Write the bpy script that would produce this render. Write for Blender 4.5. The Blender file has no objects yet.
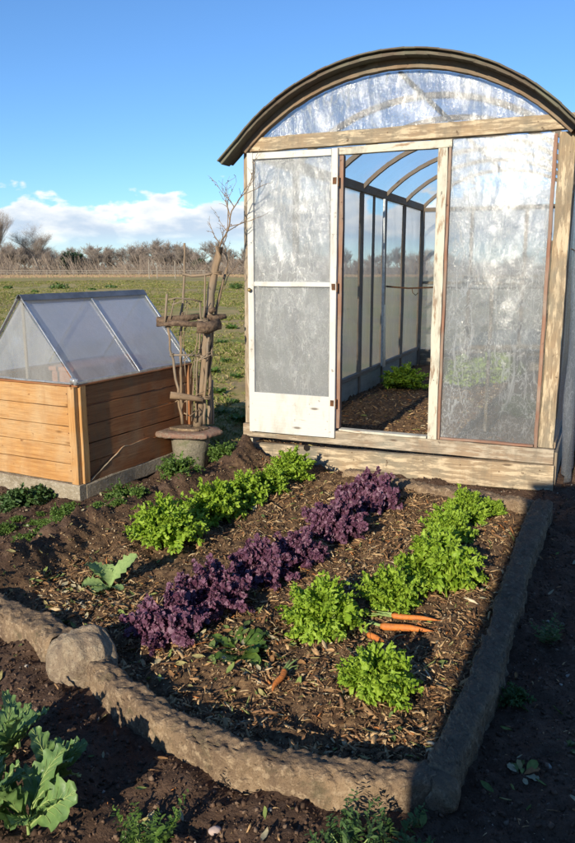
import bpy, math, random
import numpy as np
from mathutils import Vector, Matrix
R = math.radians
random.seed(7); rng = np.random.default_rng(7)
S = bpy.context.scene
COL = S.collection
CAM_H = 1.5; FPX = 750.0; PITCH = R(11.6)

# ------------------------------------------------------------------ helpers
def ray(px, py):
    x = (px-287.5)/FPX; y = -(py-421.5)/FPX
    return (x, math.cos(PITCH)+y*math.sin(PITCH), -math.sin(PITCH)+y*math.cos(PITCH))
def G(px, py, z=0.0):
    d = ray(px, py); t = (z-CAM_H)/d[2]
    return (d[0]*t, d[1]*t)
def at(px, py, Y):
    d = ray(px, py); t = Y/d[1]
    return (d[0]*t, Y, CAM_H+d[2]*t)

def hsh(ix, iy, seed):
    n = (ix.astype(np.int64)*374761393 + iy.astype(np.int64)*668265263 + seed*2147483647) & 0xffffffff
    n = ((n ^ (n >> 13))*1274126177) & 0xffffffff
    n = n ^ (n >> 16)
    return (n & 0xffffff)/float(0xffffff)
def vn(x, y, seed=0):
    x = np.asarray(x, float); y = np.asarray(y, float)
    ix = np.floor(x); iy = np.floor(y); fx = x-ix; fy = y-iy
    ix = ix.astype(np.int64); iy = iy.astype(np.int64)
    u = fx*fx*fx*(fx*(fx*6-15)+10); v = fy*fy*fy*(fy*(fy*6-15)+10)
    a = hsh(ix, iy, seed); b = hsh(ix+1, iy, seed); c = hsh(ix, iy+1, seed); d = hsh(ix+1, iy+1, seed)
    return (a+(b-a)*u+(c-a)*v+(a-b-c+d)*u*v)*2-1
def fbm(x, y, o=4, seed=0, g=.5):
    s = 0; a = 1; f = 1
    for k in range(o):
        s = s+a*vn(x*f+13.7*k, y*f-7.1*k, seed+k); a *= g; f *= 2.03
    return s
def sstep(a, b, x):
    t = np.clip((x-a)/(b-a), 0, 1); return t*t*(3-2*t)

class MB:
    """collects geometry with uv; build() links ONE mesh object"""
    def __init__(s): s.v = []; s.f = []; s.uv = []
    def add(s, V, F, UV=None):
        o = len(s.v); s.v.extend([tuple(map(float, p)) for p in V])
        for i, f in enumerate(F):
            s.f.append(tuple(k+o for k in f))
            if UV is None: s.uv.extend([(0, 0)]*len(f))
            else: s.uv.extend([UV[k] for k in f])
    def board(s, p0, p1, w, t, side=(0, 0, 1), jit=.0015, seg=.12, ch=.003):
        """plank from p0 to p1, w across along 'side', t thick across the third axis"""
        p0 = Vector(p0); p1 = Vector(p1); d = p1-p0; L = d.length; d.normalize()
        b = Vector(side); b = (b-d*b.dot(d)).normalized(); c = d.cross(b)
        n = max(1, int(L/seg)); ch = min(ch, w*.3, t*.3)
        prof = [(-w/2+ch, -t/2), (w/2-ch, -t/2), (w/2, -t/2+ch), (w/2, t/2-ch), (w/2-ch, t/2), (-w/2+ch, t/2), (-w/2, t/2-ch), (-w/2, -t/2+ch)]
        V = []; F = []; UVs = []
        u0 = random.random()*40; v0 = random.random()*40
        o = len(s.v)
        per = [0]
        for k in range(8):
            a = prof[k]; q = prof[(k+1) % 8]; per.append(per[-1]+math.hypot(a[0]-q[0], a[1]-q[1]))
        j1 = [random.uniform(-jit, jit) for _ in range(n+1)]; j2 = [random.uniform(-jit, jit) for _ in range(n+1)]
        for i in range(n+1):
            e = .0 if 0 < i < n else ch*.6
            cc = p0+d*(L*i/n)
            for (x, y) in prof:
                x2 = x*(1-e/w)+j1[i]+random.uniform(-jit, jit)*.5; y2 = y*(1-e/t)+j2[i]+random.uniform(-jit, jit)*.5
                V.append(cc+b*x2+c*y2)
        s.v.extend([tuple(p) for p in V])
        for i in range(n):
            for k in range(8):
                k2 = (k+1) % 8
                s.f.append((o+i*8+k, o+i*8+k2, o+(i+1)*8+k2, o+(i+1)*8+k))
                ua, ub = u0+L*i/n, u0+L*(i+1)/n
                s.uv.extend([(ua, v0+per[k]), (ua, v0+per[k+1]), (ub, v0+per[k+1]), (ub, v0+per[k])])
        for base, rev in ((0, True), (n*8, False)):
            f = [o+base+k for k in range(8)]
            if rev: f = f[::-1]
            s.f.append(tuple(f))
            pr = prof[::-1] if rev else prof
            s.uv.extend([(u0+9+a[0]*.3, v0+a[1]) for a in pr])
    def tube(s, pts, rad, k=8, jit=0.0, cap=True):
        pts = [Vector(p) for p in pts]; n = len(pts)
        if not hasattr(rad, '__len__'): rad = [rad]*n
        o = len(s.v); up = Vector((0.13, .31, 1)).normalized(); L = 0; u0 = random.random()*30
        Ls = []
        for i, p in enumerate(pts):
            d = (pts[min(i+1, n-1)]-pts[max(i-1, 0)]).normalized()
            if abs(d.dot(up)) > .97: up = Vector((1, .1, 0)).normalized()
            a = d.cross(up).normalized(); b = d.cross(a)
            if i: L += (p-pts[i-1]).length
            Ls.append(L)
            for j in range(k):
                th = 2*math.pi*j/k; r = rad[i]*(1+random.uniform(-jit, jit))
                s.v.append(tuple(p+a*math.cos(th)*r+b*math.sin(th)*r))
        for i in range(n-1):
            for j in range(k):
                j2 = (j+1) % k
                s.f.append((o+i*k+j, o+(i+1)*k+j, o+(i+1)*k+j2, o+i*k+j2))
                c0 = 2*math.pi*rad[0]*j/k; c1 = 2*math.pi*rad[0]*(j+1)/k
                s.uv.extend([(u0+Ls[i], c0), (u0+Ls[i+1], c0), (u0+Ls[i+1], c1), (u0+Ls[i], c1)])
        if cap and k > 3:
            s.f.append(tuple(o+j for j in range(k))); s.uv.extend([(0, 0)]*k)
            s.f.append(tuple(o+(n-1)*k+j for j in reversed(range(k)))); s.uv.extend([(0, 0)]*k)
    def build(s, name, mat, parent=None, smooth=False, loc=None):
        me = bpy.data.meshes.new(name); me.from_pydata(s.v, [], s.f)
        uvl = me.uv_layers.new(name='UVMap')
        uvl.data.foreach_set('uv', np.array(s.uv, float).ravel())
        if smooth: me.polygons.foreach_set('use_smooth', [True]*len(me.polygons))
        me.materials.append(mat); me.update()
        o = bpy.data.objects.new(name, me); COL.objects.link(o)
        if parent is not None: o.parent = parent
        if loc: o.location = loc
        return o

def mesh_obj(name, V, F, mat, parent=None, smooth=True, loc=None):
    me = bpy.data.meshes.new(name)
    V = np.asarray(V, np.float32); F = np.asarray(F, np.int32)
    me.vertices.add(len(V)); me.vertices.foreach_set('co', V.ravel())
    k = F.shape[1]
    me.loops.add(F.size); me.loops.foreach_set('vertex_index', F.ravel())
    me.polygons.add(len(F)); me.polygons.foreach_set('loop_start', np.arange(0, F.size, k, dtype=np.int32))
    me.update(calc_edges=True)
    if smooth: me.polygons.foreach_set('use_smooth', [True]*len(F))
    me.materials.append(mat); me.validate()
    o = bpy.data.objects.new(name, me); COL.objects.link(o)
    if parent is not None: o.parent = parent
    if loc: o.location = loc
    return o

def tag(o, label=None, cat=None, group=None, kind=None):
    if label: o['label'] = label
    if cat: o['category'] = cat
    if group: o['group'] = group
    if kind: o['kind'] = kind
    return o
def empty(name, loc=(0, 0, 0), rz=0, **k):
    o = bpy.data.objects.new(name, None); COL.objects.link(o)
    o.location = loc; o.rotation_euler = (0, 0, rz); o.empty_display_size = .1
    return tag(o, **k)
def copy_thing(o, loc, rz=0, sc=1, label=None, meshes=None):
    c = o.copy(); COL.objects.link(c); c.location = loc; c.rotation_euler = (0, 0, rz)
    c.scale = (sc, sc, sc) if not hasattr(sc, '__len__') else sc
    if label: c['label'] = label
    for ch in [q for q in o.children]:
        d = ch.copy(); COL.objects.link(d); d.parent = c
        for g in ch.children:
            e = g.copy(); COL.objects.link(e); e.parent = d
    return c

# ------------------------------------------------------------------ materials
def newmat(name):
    m = bpy.data.materials.new(name); m.use_nodes = True
    nt = m.node_tree; nt.nodes.clear()
    out = nt.nodes.new('ShaderNodeOutputMaterial')
    return m, nt, out
def N(nt, typ, **k):
    n = nt.nodes.new('ShaderNode'+typ)
    for a, b in k.items():
        if a.startswith('i_'):
            key = a[2:].replace('_', ' ')
            n.inputs[key].default_value = b
        else: setattr(n, a, b)
    return n
def ln(nt, a, b, oa=0, ib=0):
    nt.links.new(a.outputs[oa] if isinstance(oa, (int, str)) else oa, b.inputs[ib])
def ramp(nt, stops, src=None, so=0):
    r = N(nt, 'ValToRGB'); e = r.color_ramp.elements
    while len(e) < len(stops): e.new(.5)
    for i, (p, c) in enumerate(stops):
        e[i].position = p
        e[i].color = (c, c, c, 1) if not hasattr(c, '__len__') else (*c[:3], 1)
    if src is not None: ln(nt, src, r, so, 0)
    return r
def mixc(nt, fac, a, b, mode='MIX', f=None):
    m = N(nt, 'Mix', data_type='RGBA', blend_type=mode)
    if f is not None: m.inputs[0].default_value = f
    if fac is not None: nt.links.new(fac, m.inputs[0])
    for s, i in ((a, 6), (b, 7)):
        if isinstance(s, tuple): m.inputs[i].default_value = (*s[:3], 1)
        else: nt.links.new(s, m.inputs[i])
    return m.outputs[2]
def noise(nt, vec, scale, detail=4, rough=.55, dist=0):
    n = N(nt, 'TexNoise'); n.inputs['Scale'].default_value = scale; n.inputs['Detail'].default_value = detail
    n.inputs['Roughness'].default_value = rough; n.inputs['Distortion'].default_value = dist
    if vec is not None: nt.links.new(vec, n.inputs['Vector'])
    return n
def mapping(nt, vec, scale=(1, 1, 1), loc=(0, 0, 0)):
    m = N(nt, 'Mapping'); m.inputs['Scale'].default_value = scale; m.inputs['Location'].default_value = loc
    nt.links.new(vec, m.inputs['Vector']); return m.outputs[0]
def bump(nt, h, strength, dist, normal=None):
    b = N(nt, 'Bump'); b.inputs['Strength'].default_value = strength; b.inputs['Distance'].default_value = dist
    nt.links.new(h, b.inputs['Height'])
    if normal is not None: nt.links.new(normal, b.inputs['Normal'])
    return b.outputs[0]

def wood(name, c1, c2, grey, greyamt=.4, dark=(.05, .03, .02), rough=.75, paint=None, paintamt=0, grime=None):
    m, nt, out = newmat(name)
    uv = N(nt, 'TexCoord').outputs['UV']; obj = N(nt, 'TexCoord').outputs['Object']
    gr = noise(nt, mapping(nt, uv, (2.2, 55, 1)), 1, 5, .6, .6)
    fine = noise(nt, mapping(nt, uv, (9, 320, 1)), 1, 3, .6)
    big = noise(nt, obj, 2.7, 5, .6)
    ring = ramp(nt, [(.3, 0.), (.7, 1.)], gr)
    col = mixc(nt, ring.outputs[0], c2, c1)
    stain = ramp(nt, [(.62-greyamt*.4, 0.), (.85-greyamt*.3, 1.)], big)
    fl = ramp(nt, [(.4, .55), (.6, 1.)], fine)
    col = mixc(nt, stain.outputs[0], col, grey)
    col = mixc(nt, None, col, fl.outputs[0], 'MULTIPLY', .55)
    crack = ramp(nt, [(.27, 1.), (.34, 0.)], noise(nt, mapping(nt, uv, (1.1, 38, 1), (3, 3, 3)), 1, 4, .7, .3))
    col = mixc(nt, crack.outputs[0], col, dark)
    if paint:
        pn = noise(nt, mapping(nt, uv, (5, 28, 1), (7, 1, 3)), 1, 6, .7)
        pr = ramp(nt, [(.52-paintamt*.3, 0.), (.6-paintamt*.3, 1.)], pn)
        pf = pr.outputs[0]
        col = mixc(nt, pf, col, paint)
    gn = noise(nt, mapping(nt, obj, (1, 1, .35)), 6, 6, .72, .4)
    gcol = grime if grime else tuple(q*.55 for q in grey)
    col = mixc(nt, ramp(nt, [(.50, 0.), (.72, .75)], gn).outputs[0], col, gcol)
    spots = ramp(nt, [(.66, 0.), (.74, .8)], noise(nt, obj, 21, 3, .6))
    kv = N(nt, 'TexVoronoi'); kv.inputs['Scale'].default_value = 1.0; nt.links.new(mapping(nt, uv, (2.6, 9, 1)), kv.inputs['Vector'])
    kd = ramp(nt, [(.05, .9), (.085, .35), (.12, 0.)], kv, 'Distance'); col = mixc(nt, kd.outputs[0], col, tuple(q*.45 for q in c2))
    col = mixc(nt, spots.outputs[0], col, dark)
    p = N(nt, 'BsdfPrincipled'); nt.links.new(col, p.inputs['Base Color']); p.inputs['Roughness'].default_value = rough
    p.inputs['Specular IOR Level'].default_value = .25
    b = bump(nt, gr.outputs[0], .55, .004); b = bump(nt, fine.outputs[0], .5, .0015, b)
    nt.links.new(b, p.inputs['Normal']); ln(nt, p, out)
    return m

def plastic(name, op=(.2, .75), white=(.78, .8, .82), rough=.22, crink=1.0, gloss=.12, tint=(.93, .95, .97), stretch=(1, 1, .45), scale=1.0, transl=.5, fold_=.3, spark=.02, mark=.12):
    """thin polythene / glazing sheet: see-through, milky where creased or wet, with glints painted into those marks, glossy"""
    m, nt, out = newmat(name)
    obj = N(nt, 'TexCoord').outputs['Object']
    v = mapping(nt, obj, stretch)
    big = noise(nt, v, 2.1*scale, 4, .6, .5)
    med = noise(nt, v, 13*scale, 5, .65, 1.2)
    fin = N(nt, 'TexVoronoi', feature='SMOOTH_F1'); fin.inputs['Scale'].default_value = 75*scale; nt.links.new(obj, fin.inputs['Vector'])
    fin2 = noise(nt, obj, 230*scale, 2, .6)
    fold = noise(nt, mapping(nt, obj, (1, 1, .13)), 22*scale, 4, .6, .8)
    s = N(nt, 'Math', operation='ADD'); ln(nt, big, s); a2 = N(nt, 'Math', operation='MULTIPLY_ADD'); ln(nt, fin2, a2); a2.inputs[1].default_value = .35; a2.inputs[2].default_value = -.17
    nt.links.new(a2.outputs[0], s.inputs[1])
    s2 = N(nt, 'Math', operation='MULTIPLY_ADD'); ln(nt, med, s2); s2.inputs[1].default_value = .22; nt.links.new(s.outputs[0], s2.inputs[2])
    opr = N(nt, 'MapRange'); nt.links.new(s2.outputs[0], opr.inputs[0]); opr.inputs[1].default_value = .42; opr.inputs[2].default_value = .85
    opr.inputs[3].default_value = op[0]; opr.inputs[4].default_value = op[1]
    sp_ = N(nt, 'TexVoronoi'); sp_.inputs['Scale'].default_value = 120*scale; nt.links.new(obj, sp_.inputs['Vector'])
    spm = N(nt, 'MapRange'); nt.links.new(sp_.outputs['Distance'], spm.inputs[0]); spm.inputs[1].default_value = .34; spm.inputs[2].default_value = .12; spm.inputs[3].default_value = 0; spm.inputs[4].default_value = 1
    spk = N(nt, 'MapRange'); nt.links.new(noise(nt, obj, 16, 4, .7).outputs[0], spk.inputs[0]); spk.inputs[1].default_value = .42; spk.inputs[2].default_value = .62
    spf = N(nt, 'Math', operation='MULTIPLY'); nt.links.new(spm.outputs[0], spf.inputs[0]); nt.links.new(spk.outputs[0], spf.inputs[1])
    def crease(vec, sc_, wd, d_):
        cn_ = noise(nt, vec, sc_, 3, .5, d_); sb = N(nt, 'Math', operation='SUBTRACT'); ln(nt, cn_, sb); sb.inputs[1].default_value = .5
        ab = N(nt, 'Math', operation='ABSOLUTE'); nt.links.new(sb.outputs[0], ab.inputs[0])
        mr_ = N(nt, 'MapRange'); nt.links.new(ab.outputs[0], mr_.inputs[0]); mr_.inputs[1].default_value = wd; mr_.inputs[2].default_value = 0; mr_.inputs[3].default_value = 0; mr_.inputs[4].default_value = 1
        return mr_.outputs[0]
    c1_ = crease(mapping(nt, obj, (1, 1, .22)), 11*scale, .022, 1.0); c2_ = crease(mapping(nt, obj, (1, 1, .55), (3, 1, 2)), 26*scale, .03, .6)
    mk = N(nt, 'MapRange'); nt.links.new(big.outputs[0], mk.inputs[0]); mk.inputs[1].default_value = .42; mk.inputs[2].default_value = .62
    mxx = N(nt, 'Math', operation='MAXIMUM'); nt.links.new(c1_, mxx.inputs[0]); nt.links.new(c2_, mxx.inputs[1])
    mc = N(nt, 'Math', operation='MULTIPLY'); nt.links.new(mxx.outputs[0], mc.inputs[0]); nt.links.new(mk.outputs[0], mc.inputs[1])
    mm2 = N(nt, 'Math', operation='MAXIMUM'); nt.links.new(mc.outputs[0], mm2.inputs[0]); nt.links.new(spf.outputs[0], mm2.inputs[1])
    opf = N(nt, 'Math', operation='MULTIPLY_ADD', use_clamp=True); nt.links.new(mm2.outputs[0], opf.inputs[0]); opf.inputs[1].default_value = mark; nt.links.new(opr.outputs[0], opf.inputs[2])  # whitish specks and creases, also painting the film's glints into its opacity
    b = bump(nt, big.outputs[0], .25*crink, .04)
    b = bump(nt, med.outputs[0], .15*crink, .010, b)
    bs = bump(nt, fold.outputs[0], fold_, .012, b)
    bs = bump(nt, fin.outputs[0], .45*crink, .003, bs)
    bs = bump(nt, fin2.outputs[0], .7*crink, .0018, bs)
    tr = N(nt, 'BsdfTransparent'); tr.inputs[0].default_value = (*tint, 1)
    df = N(nt, 'BsdfDiffuse'); df.inputs[0].default_value = (*white, 1)
    tl = N(nt, 'BsdfTranslucent'); tl.inputs[0].default_value = (*white, 1)
    for q in (df, tl): nt.links.new(b, q.inputs['Normal'])
    md = N(nt, 'MixShader'); md.inputs[0].default_value = transl; ln(nt, df, md, 0, 1); ln(nt, tl, md, 0, 2)
    mt = N(nt, 'MixShader'); nt.links.new(opf.outputs[0], mt.inputs[0]); ln(nt, tr, mt, 0, 1); ln(nt, md, mt, 0, 2)
    gl = N(nt, 'BsdfGlossy'); gl.inputs['Roughness'].default_value = rough; gl.inputs[0].default_value = (1, 1, 1, 1); nt.links.new(b, gl.inputs['Normal'])
    lw = N(nt, 'Fresnel'); lw.inputs[0].default_value = 1.45; 
    ga = N(nt, 'Math', operation='MULTIPLY_ADD'); ln(nt, lw, ga); ga.inputs[1].default_value = .35; ga.inputs[2].default_value = gloss; ga.use_clamp = True
    mf = N(nt, 'MixShader'); nt.links.new(ga.outputs[0], mf.inputs[0]); ln(nt, mt, mf, 0, 1); ln(nt, gl, mf, 0, 2)
    g2 = N(nt, 'BsdfGlossy'); g2.inputs['Roughness'].default_value = .11; g2.inputs[0].default_value = (1, 1, 1, 1); nt.links.new(bs, g2.inputs['Normal'])
    ms = N(nt, 'MixShader'); ms.inputs[0].default_value = spark; ln(nt, mf, ms, 0, 1); ln(nt, g2, ms, 0, 2)
    ln(nt, ms, out)
    return m

def leafmat(name, c1, c2, c3=None, trans=.3, rough=.5, nscale=40, spec=.35):
    m, nt, out = newmat(name)
    g = N(nt, 'NewGeometry'); obj = N(nt, 'TexCoord').outputs['Object']
    n = noise(nt, obj, nscale, 3, .6)
    c = mixc(nt, g.outputs['Random Per Island'], c1, c2)
    r = ramp(nt, [(.42, 0.), (.68, 1.)], n)
    if c3: c = mixc(nt, r.outputs[0], c, c3)
    p = N(nt, 'BsdfPrincipled'); nt.links.new(c, p.inputs['Base Color']); p.inputs['Roughness'].default_value = rough
    p.inputs['Specular IOR Level'].default_value = spec
    nt.links.new(bump(nt, n.outputs[0], .4, .003), p.inputs['Normal'])
    t = N(nt, 'BsdfTranslucent'); nt.links.new(c, t.inputs[0])
    mx = N(nt, 'MixShader'); mx.inputs[0].default_value = trans; ln(nt, p, mx, 0, 1); ln(nt, t, mx, 0, 2); ln(nt, mx, out)
    return m

def plain(name, c, rough=.6, metal=0, bumps=0, c2=None, ns=12):
    m, nt, out = newmat(name)
    obj = N(nt, 'TexCoord').outputs['Object']
    p = N(nt, 'BsdfPrincipled'); p.inputs['Base Color'].default_value = (*c, 1); p.inputs['Roughness'].default_value = rough; p.inputs['Metallic'].default_value = metal
    n = noise(nt, obj, ns, 6, .65)
    if c2:
        r = ramp(nt, [(.38, 0.), (.64, 1.)], n); nt.links.new(mixc(nt, r.outputs[0], c, c2), p.inputs['Base Color'])
    if bumps: nt.links.new(bump(nt, n.outputs[0], .7, bumps), p.inputs['Normal'])
    ln(nt, p, out); return m

def ramp_from(nt, sock, a, b, m):
    q = N(nt, 'MapRange'); nt.links.new(sock, q.inputs[0]); q.inputs[1].default_value = a; q.inputs[2].default_value = b; q.inputs[4].default_value = m
    return q.outputs[0]

def rocky(name, c1, c2, c3, moss=None, topcol=None):
    m, nt, out = newmat(name)
    obj = N(nt, 'TexCoord').outputs['Object']
    a = noise(nt, obj, 5, 6, .65, .4); b_ = noise(nt, obj, 38, 6, .7); f = noise(nt, obj, 170, 3, .7)
    c = mixc(nt, ramp(nt, [(.38, 0.), (.62, 1.)], a).outputs[0], c1, c2)
    c = mixc(nt, ramp(nt, [(.5, 0.), (.64, 1.)], b_).outputs[0], c, c3)
    c = mixc(nt, ramp(nt, [(.58, 0.), (.7, .8)], f).outputs[0], c, (.03, .024, .018))
    if moss: c = mixc(nt, ramp(nt, [(.56, 0.), (.66, .7)], noise(nt, obj, 9, 5, .7)).outputs[0], c, moss)
    if topcol:      # darker colour mixed onto the upward faces
        sz = N(nt, 'SeparateXYZ'); ln(nt, N(nt, 'NewGeometry'), sz, 'True Normal', 0)
        ad = N(nt, 'Math', operation='MULTIPLY_ADD'); ln(nt, b_, ad); ad.inputs[1].default_value = .9; nt.links.new(sz.outputs[2], ad.inputs[2])
        c = mixc(nt, ramp(nt, [(.0, 0.), (.55, 0.), (.75, .8)], None).outputs[0], c, topcol) if False else mixc(nt, ramp_from(nt, ad.outputs[0], 1.0, 1.4, .8), c, topcol)
    p = N(nt, 'BsdfPrincipled'); nt.links.new(c, p.inputs['Base Color']); p.inputs['Roughness'].default_value = .9; p.inputs['Specular IOR Level'].default_value = .2
    v = N(nt, 'TexVoronoi'); v.inputs['Scale'].default_value = 60; nt.links.new(obj, v.inputs['Vector'])
    bb = bump(nt, b_.outputs[0], 1.0, .016); bb = bump(nt, v.outputs[0], .35, .004, bb); bb = bump(nt, f.outputs[0], .7, .003, bb)
    nt.links.new(bb, p.inputs['Normal']); ln(nt, p, out); return m

M = {}
M['oldwood'] = wood('weathered_wood', (.40, .29, .19), (.24, .165, .11), (.30, .27, .21), .55, paint=(.42, .35, .26), paintamt=.12)
M['basewood'] = wood('base_board_wood', (.46, .335, .20), (.29, .20, .125), (.26, .23, .17), .6, dark=(.09, .055, .03), paint=(.53, .42, .28), paintamt=.08)
M['archwood'] = wood('brown_arch_wood', (.30, .21, .135), (.19, .125, .08), (.26, .22, .16), .5)
M['palebase'] = wood('pale_base_wood', (.50, .46, .36), (.38, .35, .27), (.42, .42, .36), .5)
M['greywood'] = wood('grey_wood', (.33, .27, .20), (.22, .17, .12), (.30, .28, .25), .7)
M['innerwood'] = wood('inner_wood', (.38, .28, .19), (.26, .19, .13), (.33, .29, .24), .5)
M['jamb'] = wood('flaking_paint_jamb', (.42, .28, .17), (.28, .18, .11), (.34, .30, .25), .4, paint=(.55, .52, .42), paintamt=.42)
M['trimred'] = wood('red_brown_trim', (.36, .20, .13), (.25, .12, .08), (.36, .30, .24), .4)
M['door'] = wood('white_painted_wood', (.42, .36, .29), (.33, .27, .21), (.5, .48, .44), .3, paint=(.58, .57, .53), paintamt=.75, grime=(.36, .33, .27), dark=(.2, .17, .14))
M['roofedge'] = wood('mossy_roof_edge', (.17, .13, .095), (.09, .07, .05), (.19, .20, .14), .55)
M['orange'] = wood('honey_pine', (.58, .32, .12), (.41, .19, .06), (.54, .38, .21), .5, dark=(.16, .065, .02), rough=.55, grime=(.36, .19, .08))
M['orangeside'] = wood('shade_darkened_pine', (.36, .155, .06), (.25, .09, .035), (.36, .22, .12), .25, dark=(.1, .04, .02), rough=.6)  # the front's pine again, darkened to paint in the shade of the sides
M['stick'] = wood('bare_stick', (.34, .24, .15), (.21, .14, .085), (.27, .23, .18), .5)
M['bark'] = plain('rough_bark', (.07, .042, .028), .95, 0, .03, (.20, .135, .085), 30)
M['trunk'] = plain('grey_brown_trunk', (.30, .25, .20), .95, 0, .05, (.20, .16, .13), 6)
M['twig'] = plain('bare_twig', (.30, .25, .205), .95, 0, 0, (.22, .18, .15), 3)
M['twig2'] = plain('grey_bare_twig', (.38, .31, .26), .95, 0, 0, (.27, .22, .18), 3)
M['concrete'] = rocky('old_concrete', (.31, .215, .13), (.17, .115, .075), (.42, .31, .20), (.12, .10, .06), (.14, .10, .068))
M['boulder'] = rocky('boulder_stone', (.33, .25, .165), (.21, .155, .11), (.40, .32, .22))
M['plinth'] = rocky('plinth_concrete', (.38, .32, .23), (.27, .22, .15), (.46, .40, .31))
M['potclay'] = rocky('pot_stone', (.24, .21, .155), (.17, .155, .11), (.30, .26, .2), (.13, .14, .07))
M['slab'] = rocky('red_slab', (.30, .17, .125), (.22, .15, .11), (.32, .27, .20))
M['alu'] = plain('dull_aluminium', (.62, .63, .63), .38, .8, .002, (.45, .45, .44), 30)
M['darkalu'] = plain('dark_metal_cap', (.17, .18, .19), .45, .6, .002, (.26, .27, .28), 12)
M['rust'] = plain('rusty_iron', (.09, .05, .03), .85, .4, .003, (.2, .09, .04), 60)
M['brass'] = plain('tarnished_brass', (.45, .33, .14), .4, .9)
M['terracotta'] = plain('terracotta', (.42, .17, .09), .85, 0, .002, (.5, .25, .15), 20)
M['film'] = plastic('crinkled_polythene', (.32, .50), white=(.56, .57, .56), tint=(.80, .83, .86), crink=1.1, gloss=.007, rough=.26, transl=.55, fold_=.45, spark=.034, mark=.7)
M['filmdoor'] = plastic('door_polythene', (.34, .50), white=(.64, .64, .62), tint=(.82, .84, .86), crink=1.1, gloss=.004, rough=.34, transl=.5, fold_=.9, spark=.040, mark=.6)
M['filmgable'] = plastic('gable_polythene', (.24, .42), white=(.52, .55, .58), tint=(.70, .75, .80), crink=1.0, gloss=.0, rough=.35, transl=.6, fold_=1.0, spark=.034, mark=.8)
M['filmside'] = plastic('side_polythene', (.30, .55), white=(.72, .70, .64), crink=.25, gloss=.03, rough=.3, transl=.6)
M['filmroof'] = plastic('roof_polythene', (.03, .14), crink=.25, gloss=.03, rough=.25, tint=(.9, .93, .97))
M['lid'] = plastic('clear_lid_sheet', (.55, .80), white=(.84, .86, .90), crink=.15, gloss=.10, rough=.12, tint=(.88, .91, .94), transl=.65)
M['lidend'] = plastic('lid_end_film', (.28, .62), white=(.7, .7, .68), crink=.35, gloss=.05, rough=.18)
M['lettuce'] = leafmat('lettuce_leaf', (.27, .42, .03), (.46, .60, .07), (.18, .33, .03), .38)
M['kale'] = leafmat('purple_kale_leaf', (.135, .045, .085), (.26, .125, .19), (.07, .022, .045), .15, .45, 90, .55)
M['kalestem'] = plain('kale_stem', (.24, .07, .17), .5)
M['brassica'] = leafmat('brassica_leaf', (.13, .23, .07), (.19, .30, .09), (.10, .18, .055), .2, .42, 30, .5)
M['hairy'] = leafmat('pale_hairy_leaf', (.34, .44, .17), (.28, .4, .13), (.22, .33, .11), .25, .8, 60)
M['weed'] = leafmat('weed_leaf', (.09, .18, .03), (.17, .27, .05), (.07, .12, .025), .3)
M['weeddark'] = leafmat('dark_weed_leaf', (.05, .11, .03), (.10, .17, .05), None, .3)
M['stem'] = plain('green_stem', (.26, .34, .11), .6)
M['carrot'] = plain('carrot_skin', (.66, .20, .03), .62, 0, .006, (.46, .15, .035), 60)
M['carrottop'] = plain('carrot_stalk', (.24, .33, .10), .6)
M['evergreen'] = leafmat('evergreen_leaf', (.025, .05, .018), (.045, .08, .025), None, .1)
M['shrub'] = leafmat('field_shrub_leaf', (.05, .10, .02), (.10, .17, .035), None, .2)

def chipmat(name, stops, trans=0):
    m, nt, out = newmat(name)
    g = N(nt, 'NewGeometry'); r = ramp(nt, stops, g, 'Random Per Island'); r.color_ramp.interpolation = 'CONSTANT'
    obj = N(nt, 'TexCoord').outputs['Object']; n = noise(nt, obj, 90, 3, .6)
    c = mixc(nt, None, r.outputs[0], ramp(nt, [(.3, .55), (.65, 1.)], n).outputs[0], 'MULTIPLY', .8)
    p = N(nt, 'BsdfPrincipled'); nt.links.new(c, p.inputs['Base Color']); p.inputs['Roughness'].default_value = .85; p.inputs['Specular IOR Level'].default_value = .25
    ln(nt, p, out); return m
M['chips'] = chipmat('bark_chips', [(0, (.42, .25, .12)), (.16, (.20, .11, .055)), (.32, (.54, .36, .18)), (.46, (.29, .155, .075)), (.6, (.12, .066, .034)), (.74, (.48, .30, .145)), (.86, (.62, .46, .26)), (.92, (.48, .19, .06)), (.95, (.30, .32, .10)), (.985, (.66, .56, .38))])
M['clods'] = chipmat('soil_crumbs', [(0, (.11, .065, .042)), (.25, (.07, .042, .027)), (.5, (.155, .095, .062)), (.72, (.09, .054, .035)), (.9, (.21, .14, .095)), (.985, (.42, .37, .3))])
M['bedcrumb'] = chipmat('bed_crumb_bits', [(0, (.10, .06, .035)), (.3, (.22, .13, .07)), (.55, (.06, .036, .022)), (.75, (.38, .25, .13)), (.93, (.55, .43, .27))])
M['litter'] = chipmat('fallen_leaves', [(0, (.20, .25, .07)), (.3, (.34, .29, .12)), (.5, (.32, .17, .07)), (.7, (.12, .17, .05)), (.85, (.42, .36, .22))])
M['grass'] = chipmat('field_grass', [(0, (.18, .22, .045)), (.25, (.24, .27, .06)), (.5, (.38, .31, .13)), (.74, (.13, .18, .035)), (.86, (.48, .38, .20))])

# ------------------------------------------------------------------ camera, light, sky
cam = bpy.data.objects.new('camera', bpy.data.cameras.new('camera')); COL.objects.link(cam); S.camera = cam
cam.location = (0, 0, CAM_H); cam.rotation_euler = (R(90)-PITCH, 0, 0)
cam.data.sensor_fit = 'VERTICAL'; cam.data.sensor_height = 24; cam.data.lens = FPX/843*24
cam.data.clip_end = 9000; cam.data.clip_start = .05

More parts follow.
